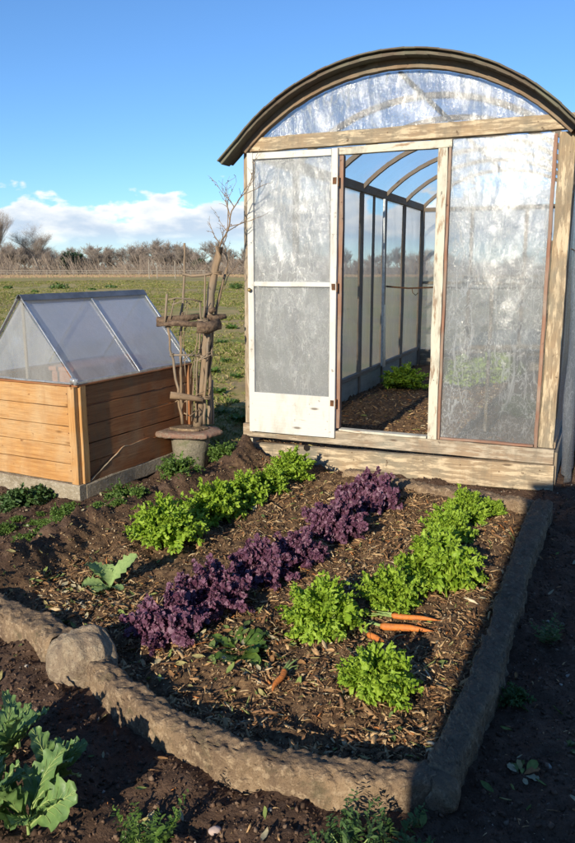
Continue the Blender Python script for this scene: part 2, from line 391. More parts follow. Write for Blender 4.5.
SUN_AZ = 23.5; SUN_EL = 20.0      # light travels towards +Y turned SUN_AZ to the right
sd = Vector((math.sin(R(SUN_AZ))*math.cos(R(SUN_EL)), math.cos(R(SUN_AZ))*math.cos(R(SUN_EL)), -math.sin(R(SUN_EL))))
sun = bpy.data.objects.new('sun', bpy.data.lights.new('sun', 'SUN')); COL.objects.link(sun)
sun.rotation_euler = sd.to_track_quat('-Z', 'Y').to_euler()
sun.data.energy = 4.8; sun.data.angle = R(.5); sun.data.color = (1, .90, .72)
w = bpy.data.worlds.new('World'); S.world = w; w.use_nodes = True; nt = w.node_tree; nt.nodes.clear()
wo = nt.nodes.new('ShaderNodeOutputWorld'); bg = N(nt, 'Background')
sky = N(nt, 'TexSky', sky_type='NISHITA'); sky.sun_disc = False; sky.sun_elevation = R(SUN_EL)
sky.sun_rotation = R(180+SUN_AZ); sky.air_density = 1.0; sky.dust_density = .0; sky.ozone_density = 4.0
SKY = .112
bg.inputs['Strength'].default_value = SKY
gen = N(nt, 'TexCoord').outputs['Generated']
sep = N(nt, 'SeparateXYZ'); nt.links.new(gen, sep.inputs[0])
# cumulus band low over the horizon
cv = mapping(nt, gen, (9, 9, 20), (1.3, .2, .4))
cn = noise(nt, cv, 1.5, 7, .52, .15)
cb = noise(nt, mapping(nt, gen, (3, 3, 4), (5.1, 0, 2)), 1.0, 3, .5)
top = N(nt, 'Math', operation='MULTIPLY_ADD'); ln(nt, cn, top); top.inputs[1].default_value = -.16; top.inputs[2].default_value = .172   # elevation the cloud tops reach
tb = N(nt, 'Math', operation='MULTIPLY_ADD'); ln(nt, cb, tb); tb.inputs[1].default_value = -.05; nt.links.new(top.outputs[0], tb.inputs[2])
inv = N(nt, 'Math', operation='SUBTRACT'); inv.inputs[0].default_value = .148; nt.links.new(tb.outputs[0], inv.inputs[1])
dd = N(nt, 'Math', operation='SUBTRACT'); nt.links.new(inv.outputs[0], dd.inputs[0]); nt.links.new(sep.outputs[2], dd.inputs[1])
cm = N(nt, 'MapRange'); cm.interpolation_type = 'SMOOTHSTEP'; nt.links.new(dd.outputs[0], cm.inputs[0]); cm.inputs[1].default_value = -.002; cm.inputs[2].default_value = .012
low = N(nt, 'MapRange'); low.interpolation_type = 'SMOOTHSTEP'; nt.links.new(sep.outputs[2], low.inputs[0]); low.inputs[1].default_value = .012; low.inputs[2].default_value = .05; low.inputs[3].default_value = .25; low.inputs[4].default_value = 1
fm = N(nt, 'Math', operation='MULTIPLY'); nt.links.new(cm.outputs[0], fm.inputs[0]); nt.links.new(low.outputs[0], fm.inputs[1])
shade = N(nt, 'MapRange'); nt.links.new(dd.outputs[0], shade.inputs[0]); shade.inputs[1].default_value = .0; shade.inputs[2].default_value = .045
sn = N(nt, 'MapRange'); ln(nt, noise(nt, mapping(nt, gen, (9, 9, 26), (1.3, .2, .25)), 1.6, 6, .55), sn); sn.inputs[1].default_value = .4; sn.inputs[2].default_value = .62; sn.inputs[3].default_value = .25; sn.inputs[4].default_value = -.25
sh = N(nt, 'Math', operation='ADD', use_clamp=True); nt.links.new(shade.outputs[0], sh.inputs[0]); nt.links.new(sn.outputs[0], sh.inputs[1])
K = 1/SKY
ccol = mixc(nt, sh.outputs[0], (.86*K, .86*K, .84*K), (.46*K, .56*K, .68*K))
skyc = mixc(nt, None, sky.outputs[0], (.70, .91, 1.13), 'MULTIPLY', 1.0)
fin = mixc(nt, fm.outputs[0], skyc, ccol)
nt.links.new(fin, bg.inputs[0]); ln(nt, bg, wo)
S.view_settings.view_transform = 'Standard'; S.view_settings.look = 'None'; S.view_settings.gamma = 1; S.view_settings.use_curve_mapping = False
S.view_settings.exposure = 0.42
S.render.engine = 'CYCLES'; S.cycles.max_bounces = 10; S.cycles.transparent_max_bounces = 24; S.cycles.diffuse_bounces = 4
S.cycles.use_denoising = True; S.cycles.sample_clamp_indirect = 6

# ------------------------------------------------------------------ ground
# greenhouse frame: O + u*across + v*deep
GO = np.array([-.326, 5.888]); GA = R(22.4); GU = np.array([math.cos(GA), -math.sin(GA)]); GV = np.array([math.sin(GA), math.cos(GA)])
GW = 2.33; GL = 6.05
BO = np.array([-1.354, 4.736]); BA = R(27); BU = np.array([math.cos(BA), -math.sin(BA)]); BV = np.array([math.sin(BA), math.cos(BA)])
BW = .88; BL = 1.30
front_path = [G(*q, .1) for q in [(-70, 560), (0, 600), (40, 617), (62, 633)]]
curve_path = [G(*q, .1) for q in [(96, 655), (125, 682), (165, 708), (220, 735), (290, 755), (350, 765), (400, 768), (436, 764)]]
right_path = [G(*q, .1) for q in [(440, 768), (456, 732), (484, 672), (504, 612), (520, 560), (534, 522), (543, 500)]]
back_path = [G(*q, .1) for q in [(536, 500), (480, 489), (420, 480), (375, 471), (345, 466)]]
ridge_path = [(-1.62, 3.0), G(0, 575, .05), G(80, 525, .05), G(160, 497, .05), G(230, 470, .05), G(246, 456, .05)]
def pdist(X, Y, path):
    best = np.full(X.shape, 1e9); side = np.zeros(X.shape)
    for a, b in zip(path[:-1], path[1:]):
        ax, ay = a; bx, by = b; dx, dy = bx-ax, by-ay; L2 = dx*dx+dy*dy
        t = np.clip(((X-ax)*dx+(Y-ay)*dy)/L2, 0, 1)
        d = np.hypot(X-ax-t*dx, Y-ay-t*dy); s_ = np.sign((X-ax)*dy-(Y-ay)*dx)
        m_ = d < best; best = np.where(m_, d, best); side = np.where(m_, s_, side)
    return best, side
bed_poly = [p for p in ridge_path][1:]+[back_path[-1], back_path[2], back_path[1], back_path[0]]+[right_path[k] for k in (5, 4, 3, 2, 1)]+curve_path[::-1]+front_path[::-1]
def inpoly(X, Y, poly):
    c = np.zeros(np.shape(X), bool); n = len(poly)
    for i in range(n):
        x0, y0 = poly[i]; x1, y1 = poly[i-1]
        with np.errstate(divide='ignore', invalid='ignore'):
            hit = ((y0 > Y) != (y1 > Y)) & (X < (x1-x0)*(Y-y0)/(y1-y0+1e-12)+x0)
        c ^= hit
    return c
def in_gh(X, Y, m=0):
    a = (X-GO[0])*GU[0]+(Y-GO[1])*GU[1]; b = (X-GO[0])*GV[0]+(Y-GO[1])*GV[1]
    return (a > m) & (a < GW-m) & (b > m) & (b < GL-m)
def in_box(X, Y, m=0):
    a = -((X-BO[0])*BU[0]+(Y-BO[1])*BU[1]); b = (X-BO[0])*BV[0]+(Y-BO[1])*BV[1]
    return (a > -m) & (a < BW+m) & (b > -m) & (b < BL+m)
def height(X, Y, fine=True):
    X = np.asarray(X, float); Y = np.asarray(Y, float)
    near = 1-sstep(7, 14, np.hypot(X, Y))
    z = .012*fbm(X*1.1, Y*1.1, 3, 3)*near
    z = z + near*.020*fbm(X*6, Y*6, 3, 11)
    if fine: z = z + near*.011*fbm(X*24, Y*24, 3, 21)
    bed = inpoly(X, Y, bed_poly)
    z = z + np.where(bed, .018, -.012*near)
    dr, _ = pdist(X, Y, ridge_path)
    rf = np.exp(-(dr/.12)**2)
    z = z + rf*(.115+.04*fbm(X*9, Y*9, 3, 31))*near
    # soil banked against the left of the greenhouse and its step
    z = z + .075*np.exp(-(((X-GO[0]-.1)**2+(Y-GO[1]+.25)**2)/.5**2))
    z = z + np.where(in_gh(X, Y), .07, 0)
    z = z + (1-near)*.10*fbm(X*.12, Y*.12, 3, 41)*sstep(8, 30, np.hypot(X, Y))
    return z
def hz(x, y): return float(height(np.array([x]), np.array([y]))[0])

xs = np.arange(-2.6, 2.6, .0185); ys = np.arange(1.45, 7.0, .0185)
def grow(a, st, lim, f):
    o = []; s_ = st
    while abs(a) < lim: s_ *= f; a += s_; o.append(a)
    return o
xs = np.array(sorted(grow(-2.6, -.02, 6000, 1.16))+list(xs)+sorted(grow(2.6, .02, 6000, 1.16)))
ys = np.array(sorted(grow(1.45, -.02, 800, 1.16))+list(ys)+sorted(grow(7.0, .02, 8000, 1.075)))
XX, YY = np.meshgrid(xs, ys); ZZ = height(XX, YY)
nx, ny = len(xs), len(ys)
V = np.stack([XX.ravel(), YY.ravel(), ZZ.ravel()], 1)
I = np.arange(nx*ny).reshape(ny, nx)
F = np.stack([I[:-1, :-1].ravel(), I[:-1, 1:].ravel(), I[1:, 1:].ravel(), I[1:, :-1].ravel()], 1)

gm, nt, out = newmat('ground_soil_and_grass')
geo = N(nt, 'NewGeometry'); pos = geo.outputs['Position']
att = N(nt, 'Attribute', attribute_name='zone'); sepz = N(nt, 'SeparateColor'); ln(nt, att, sepz, 'Color', 0)
n1 = noise(nt, pos, 3.2, 6, .62); n2 = noise(nt, pos, 28, 6, .7); n3 = noise(nt, pos, 140, 4, .7)
soil = mixc(nt, ramp(nt, [(.36, 0.), (.66, 1.)], n1).outputs[0], (.075, .045, .030), (.125, .077, .051))
soil = mixc(nt, ramp(nt, [(.48, 0.), (.72, .8)], n2).outputs[0], soil, (.175, .115, .08))
soil = mixc(nt, ramp(nt, [(.3, .7), (.48, 0.)], n3).outputs[0], soil, (.028, .017, .012))
mul = mixc(nt, ramp(nt, [(.4, 0.), (.6, 1.)], n2).outputs[0], (.085, .05, .03), (.21, .13, .07))
base = mixc(nt, sepz.outputs[0], soil, mul)
g1 = noise(nt, mapping(nt, pos, (1, .45, 1)), .22, 5, .6); g2 = noise(nt, pos, 1.9, 6, .7); g3 = noise(nt, mapping(nt, pos, (1, .5, 1)), .035, 4, .6)
gc = mixc(nt, ramp(nt, [(.38, 0.), (.62, 1.)], g2).outputs[0], (.33, .28, .085), (.46, .34, .16))  # field tones lightened to stand in for low sun caught by grass blades
gc = mixc(nt, ramp(nt, [(.46, 0.), (.62, .75)], g1).outputs[0], gc, (.40, .27, .15))
gc = mixc(nt, ramp(nt, [(.52, 0.), (.66, .7)], noise(nt, pos, .6, 5, .7)).outputs[0], gc, (.16, .22, .05))
gc = mixc(nt, ramp(nt, [(.42, 0.), (.6, .5)], g3).outputs[0], gc, (.56, .46, .17))
gc = mixc(nt, ramp(nt, [(.50, 0.), (.60, .65)], noise(nt, mapping(nt, pos, (.03, .22, 1)), 1, 5, .7, .4)).outputs[0], gc, (.34, .24, .13))
gc = mixc(nt, ramp(nt, [(.52, 0.), (.62, .6)], noise(nt, mapping(nt, pos, (.05, .3, 1), (4, 9, 0)), 1, 5, .7, .4)).outputs[0], gc, (.20, .25, .06))
col = mixc(nt, sepz.outputs[1], base, gc)
p = N(nt, 'BsdfPrincipled'); nt.links.new(col, p.inputs['Base Color']); p.inputs['Roughness'].default_value = .95; p.inputs['Specular IOR Level'].default_value = .12
b = bump(nt, n2.outputs[0], .8, .02); b = bump(nt, n3.outputs[0], .8, .005, b); b = bump(nt, g2.outputs[0], .3, .06, b)
nt.links.new(b, p.inputs['Normal']); ln(nt, p, out)
ground = mesh_obj('ground', V, F, gm); tag(ground, kind='structure')
gx, gy = V[:, 0], V[:, 1]
bedm = inpoly(gx, gy, bed_poly) | in_gh(gx, gy)
dr, _ = pdist(gx, gy, ridge_path)
bedf = bedm*(1-np.exp(-(dr/.1)**2))
def grassf(x, y):
    s_ = fbm(x*1.3, y*1.3, 4, 51)*.5
    d = y-(6.3+.0*x)+s_*1.3
    g = sstep(-.2, .9, d)
    right = sstep(1.2, 2.6, x-(y-5)*.41)      # trodden soil beside the greenhouse
    g = g*(1-right*(1-sstep(9, 14, y)))
    back = sstep(0, 6, -y)
    lft = sstep(-2.6, -4.2, -(-x)) if False else sstep(2.7, 4.2, -x)
    return np.clip(np.maximum.reduce([g, back, lft]), 0, 1)
zone = np.zeros((len(V), 4), np.float32); zone[:, 0] = bedf; zone[:, 1] = grassf(gx, gy)*(1-bedm); zone[:, 3] = 1
ca = ground.data.color_attributes.new('zone', 'FLOAT_COLOR', 'POINT'); ca.data.foreach_set('color', zone.ravel())

# ------------------------------------------------------------------ scattered crumbs, chips, litter, grass (stuff)
def rotm(n):
    q = rng.normal(size=(n, 4)); q /= np.linalg.norm(q, axis=1)[:, None]
    a, b, c, d = q.T
    return np.stack([np.stack([1-2*(c*c+d*d), 2*(b*c-a*d), 2*(b*d+a*c)], 1), np.stack([2*(b*c+a*d), 1-2*(b*b+d*d), 2*(c*d-a*b)], 1), np.stack([2*(b*d-a*c), 2*(c*d+a*b), 1-2*(b*b+c*c)], 1)], 1)
def tiltm(n, tilt):
    az = rng.uniform(0, 2*np.pi, n); t = rng.normal(0, tilt, n); r = rng.normal(0, tilt, n)
    ca_, sa = np.cos(az), np.sin(az); z = np.zeros(n); o = np.ones(n)
    Rz = np.stack([np.stack([ca_, -sa, z], 1), np.stack([sa, ca_, z], 1), np.stack([z, z, o], 1)], 1)
    Rx = np.stack([np.stack([o, z, z], 1), np.stack([z, np.cos(t), -np.sin(t)], 1), np.stack([z, np.sin(t), np.cos(t)], 1)], 1)
    Ry = np.stack([np.stack([np.cos(r), z, np.sin(r)], 1), np.stack([z, o, z], 1), np.stack([-np.sin(r), z, np.cos(r)], 1)], 1)
    return Rz@Rx@Ry
def scatter(name, base, faces, P, RM, SC, mat, label, cat, smooth=False, jitter=.0):
    n = len(P); base = np.asarray(base, float); k = len(base)
    B = np.repeat(base[None], n, 0)
    if jitter: B = B*(1+rng.uniform(-jitter, jitter, B.shape))
    B = B*SC[:, None, :]
    Vv = np.einsum('nij,nkj->nki', RM, B)+P[:, None, :]
    Ff = (np.asarray(faces)[None]+(np.arange(n)*k)[:, None, None]).reshape(-1, np.asarray(faces).shape[1])
    o = mesh_obj(name, Vv.reshape(-1, 3), Ff, mat, smooth=smooth); tag(o, label, cat, kind='stuff'); return o
octv = [(1, 0, 0), (.3, .9, 0), (-.8, .6, .1), (-.9, -.5, 0), (.1, -1, 0), (.2, .1, .8), (-.3, -.1, .75), (0, 0, -.6)]
octf = [(0, 1, 5), (1, 2, 5), (2, 6, 5), (2, 3, 6), (3, 4, 6), (4, 5, 6), (4, 0, 5), (1, 0, 7), (2, 1, 7), (3, 2, 7), (4, 3, 7), (0, 4, 7)]
def pts_in(n, x0, x1, y0, y1, test):
    out = []; tot = 0
    while tot < n:
        # denser close to the lens
        y = y0+(y1-y0)*rng.random(n)**1.35; x = rng.uniform(x0, x1, n)
        m_ = test(x, y); q = np.stack([x[m_], y[m_]], 1); out.append(q); tot += len(q)
    return np.concatenate(out)[:n]
inview = lambda x, y: (np.abs(x) < .47*y+.25)
kp = front_path+curve_path+[right_path[0]]
def off_kerb(x, y):
    return (pdist(x, y, kp)[0] > .075) & (pdist(x, y, right_path)[0] > .065) & (pdist(x, y, back_path)[0] > .06)
free = lambda x, y: inview(x, y) & ~in_box(x, y, .05) & off_kerb(x, y)
q = pts_in(26000, -2.4, 2.4, 1.4, 6.4, lambda x, y: free(x, y) & ~inpoly(x, y, bed_poly) & ~in_gh(x, y, -.06))
P = np.stack([q[:, 0], q[:, 1], height(q[:, 0], q[:, 1])+.001], 1)
s_ = .0024+.0085*rng.random(len(q))**3.2; SC = np.stack([s_*rng.uniform(.8, 1.5, len(q)), s_, s_*rng.uniform(.6, 1, len(q))], 1)
scatter('soil_crumbs', octv, octf, P, rotm(len(q)), SC, M['clods'], 'dark crumbly soil with small clods outside the kerb', 'soil', jitter=.5)
# bark chips: bent slivers
chv = [(-.9, -.38, 0), (-.4, -.4, .16), (.3, -.34, .2), (1, -.12, .02), (1, .14, .0), (.35, .36, .2), (-.35, .4, .18), (-1, .22, .0)]
chf = [(0, 1, 6, 7), (1, 2, 5, 6), (2, 3, 4, 5)]
thick = [(a, b_, c-.12) for a, b_, c in chv]
chv2 = chv+thick; chf2 = chf+[(8+f[3], 8+f[2], 8+f[1], 8+f[0]) for f in chf]+[(i, (i+8), ((i+1) % 8)+8, (i+1) % 8) for i in range(8)]
q = pts_in(17500, -2.0, 2.2, 1.8, 6.2, lambda x, y: (fbm(x*3.2, y*3.2, 3, 77)+.25 > 1.1*rng.random(len(x))-.55) & free(x, y) & inpoly(x, y, bed_poly) & (pdist(x, y, ridge_path)[0] > .15+.07*rng.random(len(x))))
q2 = pts_in(9000, -.5, 3.5, 5.3, 10, lambda x, y: in_gh(x, y, .08))
q3 = pts_in(1300, -2.4, 2.2, 1.5, 6.2, lambda x, y: free(x, y) & ~inpoly(x, y, bed_poly) & ~in_gh(x, y, -.06))
q = np.concatenate([q, q2, q3]); n = len(q)
s_ = .0045+.017*rng.random(n)**2.3; s_[-1300:] *= .55; SC = np.stack([s_*rng.uniform(.7, 1.9, n), s_*rng.uniform(.3, 1.0, n), s_*rng.uniform(.3, 1.6, n)], 1)
P = np.stack([q[:, 0], q[:, 1], height(q[:, 0], q[:, 1])+rng.uniform(-.003, .009, n)], 1)
scatter('bark_mulch', chv2, chf2, P, tiltm(n, .42), SC, M['chips'], 'brown and tan bark chips covering the planted bed', 'mulch', jitter=.55)
qf = pts_in(20000, -2.0, 2.2, 1.8, 6.2, lambda x, y: free(x, y) & inpoly(x, y, bed_poly)); nf = len(qf)
sf_ = .0018+.0045*rng.random(nf)**2; SF = np.stack([sf_*rng.uniform(.8, 2.2, nf), sf_, sf_*.8], 1)
scatter('bed_crumbs', octv, octf, np.stack([qf[:, 0], qf[:, 1], height(qf[:, 0], qf[:, 1])+.003], 1), rotm(nf), SF, M['bedcrumb'], 'fine bark crumbs and soil bits between the larger chips', 'soil', jitter=.3)
# fallen leaves (flat-ish, curled)
lv = []; lf = []
for i in range(5):
    t = i/4; wd = .45*math.sin(math.pi*min(1, t*.92+.08))
    for j, sgn in enumerate((-1, 0, 1)): lv.append((t*2-1, sgn*wd, .25*t*t+.18*abs(sgn)))
for i in range(4):
    for j in range(2): a = i*3+j; lf.append((a, a+1, a+4, a+3))
q = pts_in(420, -2.2, 2.0, 1.5, 6.0, lambda x, y: free(x, y) & ((rng.random(len(x)) < .35) | (np.hypot(x+.25, y-2.75) < .3) | (np.hypot(x+.95, y-3.25) < .35) | (x < -1)))
for cx_, cy_, sp_, nn in ((-.21, 2.72, .13, 90), (-.10, 2.62, .10, 40), (-1.02, 3.30, .16, 60), (-.85, 3.0, .12, 40)):
    q = np.concatenate([q, rng.normal(0, sp_, (nn, 2))+np.array([cx_, cy_])])
n = len(q); s_ = .008+.018*rng.random(n); SC = np.stack([s_, s_, s_], 1)
P = np.stack([q[:, 0], q[:, 1], height(q[:, 0], q[:, 1])+.010], 1)
scatter('fallen_leaves', lv, lf, P, tiltm(n, .4), SC, M['litter'], 'scattered yellowing fallen leaves on the bed and soil', 'leaf litter', True, .15)
# field grass tufts
bl = []; bf = []
for k in range(6):
    a = k*1.05; r0 = .12; dx, dy = math.cos(a), math.sin(a); px_, py_ = -dy, dx
    o = len(bl)
    bl += [(dx*r0+px_*.09, dy*r0+py_*.09, 0), (dx*r0-px_*.09, dy*r0-py_*.09, 0), (dx*(.45+.1*(k % 2))-px_*.05, dy*.45-py_*.05, .62), (dx*.95, dy*.95, .85+.2*(k % 3))]
    bf.append((o, o+1, o+2, o+3))
def gt(x, y): return (x > -.45*y-.6) & (x < -.02*y+.35) & (grassf(x, y) > .45+.4*rng.random(len(x))) & (fbm(x*.35+3, y*.16, 3, 88)+.35*fbm(x*1.6, y*1.2, 2, 89) > -.42+.5*(rng.random(len(x))-.5)) & ~in_gh(x, y, -.05) & ~in_box(x, y, .03)
q = np.concatenate([pts_in(15000, -8, 1, 5.2, 15, gt), pts_in(15000, -22, 1, 13, 45, gt), pts_in(14000, -40, 1, 40, 85, gt)])
n = len(q); dens = fbm(q[:, 0]*.9, q[:, 1]*.9, 3, 61)
s_ = (.018+.03*rng.random(n))*(1+.5*dens)*(1+.02*q[:, 1]); SC = np.stack([s_*1.3, s_*1.3, s_*.8], 1)
P = np.stack([q[:, 0], q[:, 1], height(q[:, 0], q[:, 1])-.002], 1)
scatter('field_grass', bl, bf, P, tiltm(n, .12), SC, M['grass'], 'rough short green and straw grass in the open field', 'grass', jitter=.3)

# ------------------------------------------------------------------ kerb
def resample(path, st):
    pts = [np.array(p_) for p_ in path]; out = []
    def cr(p0, p1, p2, p3, t): return .5*((2*p1)+(-p0+p2)*t+(2*p0-5*p1+4*p2-p3)*t*t+(-p0+3*p1-3*p2+p3)*t**3)
    pp = [pts[0]*2-pts[1]]+pts+[pts[-1]*2-pts[-2]]
    for i in range(1, len(pp)-2):
        k = max(2, int(np.linalg.norm(pp[i+1]-pp[i])/st))
        for j in range(k): out.append(cr(pp[i-1], pp[i], pp[i+1], pp[i+2], j/k))
    out.append(pts[-1]); return np.array(out)
def kerb(path, wid, top, name, label, seed, w2=None):
    c = resample(path, .007); n = len(c); K = 44
    T = np.gradient(c, axis=0); T /= np.linalg.norm(T, axis=1)[:, None]; Nn = np.stack([-T[:, 1], T[:, 0]], 1)
    V = np.zeros((n, K, 3)); L = np.concatenate([[0], np.cumsum(np.linalg.norm(np.diff(c, axis=0), axis=1))])
    th = np.linspace(0, 1, K)
    bot = -.10
    for k in range(K):
        t = th[k]*2-1                                          # -1 left foot .. 1 right foot
        e = abs(t)
        if e < .5: x = math.sin(e*math.pi)*.5*.97; z = top-.020*(x/.485)**5
        else: x = .5*.97+.09*(e-.5)*2; z = top-.020-(top-.020-bot)*(e-.5)*2
        xx = np.sign(t)*x; w_ = wid*(1+.12*vn(L*3.1, L*0+seed, seed))
        if w2: w_ = w_*(1+(w2/wid-1)*L/L[-1])
        endt = np.minimum(L, L[-1]-L); rnd = 1-.15*np.exp(-(endt/.010)**2)
        V[:, k, 0] = c[:, 0]+Nn[:, 0]*xx*w_*rnd; V[:, k, 1] = c[:, 1]+Nn[:, 1]*xx*w_*rnd
        V[:, k, 2] = z+.006*vn(L*3.5, L*0+seed*3.3, seed+5)*(1 if z > .0 else 0)-.012*np.exp(-(endt/.008)**2)
    dn = .0068*fbm(V[..., 0]*34+V[..., 2]*25, V[..., 1]*34-V[..., 2]*21, 5, seed, .62)+.0042*fbm(V[..., 0]*9, V[..., 1]*9+V[..., 2]*12, 2, seed+9)
    cr_ = fbm(V[..., 0]*7+3, V[..., 1]*7+V[..., 2]*5, 3, seed+31); dn = dn-.008*np.exp(-(cr_/.035)**2)
    pit = fbm(V[..., 0]*55+V[..., 2]*30, V[..., 1]*55, 2, seed+41); dn = dn-.006*np.clip(pit-.55, 0, 1)
    sgn = np.linspace(-1, 1, K)[None, :]
    V[..., 0] += Nn[:, None, 0]*sgn*dn*1.2; V[..., 1] += Nn[:, None, 1]*sgn*dn*1.2; V[..., 2] += dn*(V[..., 2] > .02)*1.1
    I = np.arange(n*K).reshape(n, K)
    F = np.stack([I[:-1, :-1].ravel(), I[:-1, 1:].ravel(), I[1:, 1:].ravel(), I[1:, :-1].ravel()], 1)
    Vv = V.reshape(-1, 3); Fl = [F]
    for row in (0, n-1):
        ids = I[row]; cc = Vv[ids].mean(0); base = len(Vv); Vv = np.concatenate([Vv, [cc]])
        tri = [(int(ids[k]), int(ids[k+1]), base, base) for k in range(K-1)]
        Fl.append(np.array([(a, b_, c_, int(ids[0])) if False else (a, b_, c_, c_) for a, b_, c_, _ in tri]))
    # triangulate the caps as degenerate-free quads: build with from_pydata
    me = bpy.data.meshes.new(name)
    faces = F.tolist()
    if True:
        for arr, rev in ((Fl[1], False), (Fl[2], True)):
            for a, b_, c_, _ in arr.tolist(): faces.append((a, c_, b_) if rev else (a, b_, c_))
    me.from_pydata(Vv.tolist(), [], faces); me.polygons.foreach_set('use_smooth', [True]*len(me.polygons)); me.materials.append(M['concrete']); me.update()
    o = bpy.data.objects.new(name, me); COL.objects.link(o)
    return tag(o, label, 'kerb', 'old concrete kerbs round the bed')
kerb(front_path, .118, .095, 'concrete_kerb', 'straight length of old concrete kerb left of the round boulder', 3)
kerb(curve_path, .088, .094, 'concrete_kerb', 'long curved concrete kerb along the near edge of the bed', 8, .105)
kerb(right_path, .092, .105, 'concrete_kerb', 'dark straight kerb along the right side of the bed, mostly in shade', 14, .125)
kerb(back_path, .10, .085, 'concrete_kerb', 'low kerb at the foot of the greenhouse step behind the bed', 21)

def rock(name, loc, size, label, cat, mat, seed, sub=4, rz=0, group=None, rough=.16):
    import bmesh
    bm = bmesh.new(); bmesh.ops.create_icosphere(bm, subdivisions=sub, radius=1)
    P_ = np.array([v.co[:] for v in bm.verts])
    n1_ = fbm(P_[:, 0]*1.3+P_[:, 2]*1.1+seed, P_[:, 1]*1.3-P_[:, 2]*.9, 3, seed); n2_ = fbm(P_[:, 0]*5+P_[:, 2]*4, P_[:, 1]*5-P_[:, 2]*3.3, 4, seed+3)
    P_ = P_*(1+rough*n1_+rough*.25*n2_)[:, None]*np.array(size)[None]
    for v, c_ in zip(bm.verts, P_): v.co = c_
    me = bpy.data.meshes.new(name); bm.to_mesh(me); bm.free(); me.polygons.foreach_set('use_smooth', [True]*len(me.polygons)); me.materials.append(mat)
    o = bpy.data.objects.new(name, me); COL.objects.link(o); o.location = loc; o.rotation_euler = (0, 0, rz)
    if label: tag(o, label, cat, group)
    return o
bx_, by_ = G(84, 652, .08)
rock('boulder', (bx_, by_, .045), (.135, .105, .125), 'rounded tan boulder set between two lengths of kerb', 'boulder', M['boulder'], 5, 5, -.5)
cx_, cy_ = G(438, 800, .02)
rock('kerb_block', (cx_+.005, cy_+.03, .02), (.06, .07, .065), 'small broken concrete lump at the near right corner of the kerb', 'stone', M['concrete'], 9, 4)
x_, y_ = G(215, 828); rock('stone', (x_, y_, hz(x_, y_)+.004), (.017, .013, .012), 'small pale pinkish stone on dark soil at bottom', 'stone', plain('pink_stone', (.42, .32, .28), .8), 2, 3)
x_, y_ = G(246, 449); rock('stone', (x_-.03, y_-.1, hz(x_, y_)+.0), (.09, .07, .05), 'brown stone at the left foot of the greenhouse', 'stone', M['boulder'], 12, 4)

# ------------------------------------------------------------------ greenhouse
gh = empty('greenhouse', (GO[0], GO[1], 0), -GA, label='small arched greenhouse of weathered wood clad in crinkled clear plastic', cat='greenhouse')
# local frame: x across, y deep, z up
def arch_z(x, top=2.86, spring=2.335, half=None):
    half = half or (GW/2+.02); r = (half*half+(top-spring)**2)/(2*(top-spring)); xc = x-GW/2
    return top-r+math.sqrt(max(0, r*r-xc*xc))
def sheet(name, fx, nu, nv, mat, parent, amp=.006, fr=4, seed=0, smooth=True):
    """fx(s,t)->point, normal-ish displacement baked by caller's axis"""
    V = []; F = []
    for j in range(nv+1):
        for i in range(nu+1):
            V.append(fx(i/nu, j/nv))
    for j in range(nv):
        for i in range(nu):
            a = j*(nu+1)+i; F.append((a, a+1, a+nu+2, a+nu+1))
    return mesh_obj(name, V, F, mat, parent, smooth)
def B(name, items, mat, parent=gh, **k):
    m = MB()
    for it in items: m.board(*it, **k)
    return m.build(name, mat, parent)
Z = (0, 0, 1); X = (1, 0, 0); Yv = (0, 1, 0)
# base: lower board proud, ledge board above
B('base_board', [((-.02, -.045, .045), (GW+.01, -.045, .085), .185, .06)], M['basewood'], side=Z, jit=.002, seg=.2, ch=.006)
B('ledge_board', [((-.015, -.012, .232), (GW, -.012, .230), .104, .05)], M['oldwood'], side=Z, jit=.0015)
B('door_sill', [((.79, -.012, .294), (1.455, -.012, .294), .075, .018)], M['jamb'], side=Yv)
B('base_board', [((.0, .07, .14), (.0, GL, .14), .27, .04)], M['palebase'], side=Z, seg=.4)
B('base_board', [((GW, .07, .12), (GW, GL, .12), .24, .04)], M['greywood'], side=Z, seg=.4)
B('base_board', [((.03, GL, .14), (GW-.03, GL, .14), .28, .04)], M['basewood'], side=Z, seg=.4)
# corner posts
B('corner_post', [((.022, .03, .286), (.030, .03, 2.335), .065, .07)], M['oldwood'], side=X)
B('corner_post', [((GW-.055, .03, .286), (GW-.055, .03, 2.345), .098, .07)], M['basewood'], side=X, jit=.003)
B('window_trim', [((GW-.123, -.016, .286), (GW-.125, -.016, 2.332), .024, .03)], M['trimred'], side=X)
B('corner_post', [((.03, GL-.04, .05), (.03, GL-.04, 2.32), .06, .06)], M['innerwood'], side=X)
B('corner_post', [((GW-.03, GL-.04, .05), (GW-.03, GL-.04, 2.32), .06, .06)], M['innerwood'], side=X)
# front: header, jambs
B('header_beam', [((.0, .0, 2.385), (GW+.0, .0, 2.405), .095, .065)], M['basewood'], side=Z, jit=.0025)
B('door_lintel', [((.745, -.012, 2.305), (1.552, -.012, 2.312), .052, .05)], M['jamb'], side=Z)
B('door_jamb', [((.770, .0, .305), (.775, .0, 2.278), .034, .05)], M['trimred'], side=X)
B('door_jamb', [((1.494, -.018, .286), (1.496, -.018, 2.284), .066, .05)], M['jamb'], side=X, jit=.0025)
B('window_trim', [((1.538, -.008, .286), (1.540, -.008, 2.334), .019, .04)], M['trimred'], side=X)
B('window_trim', [((1.552, -.022, .296), (2.192, -.022, .296), .018, .03)], M['trimred'], side=Z)
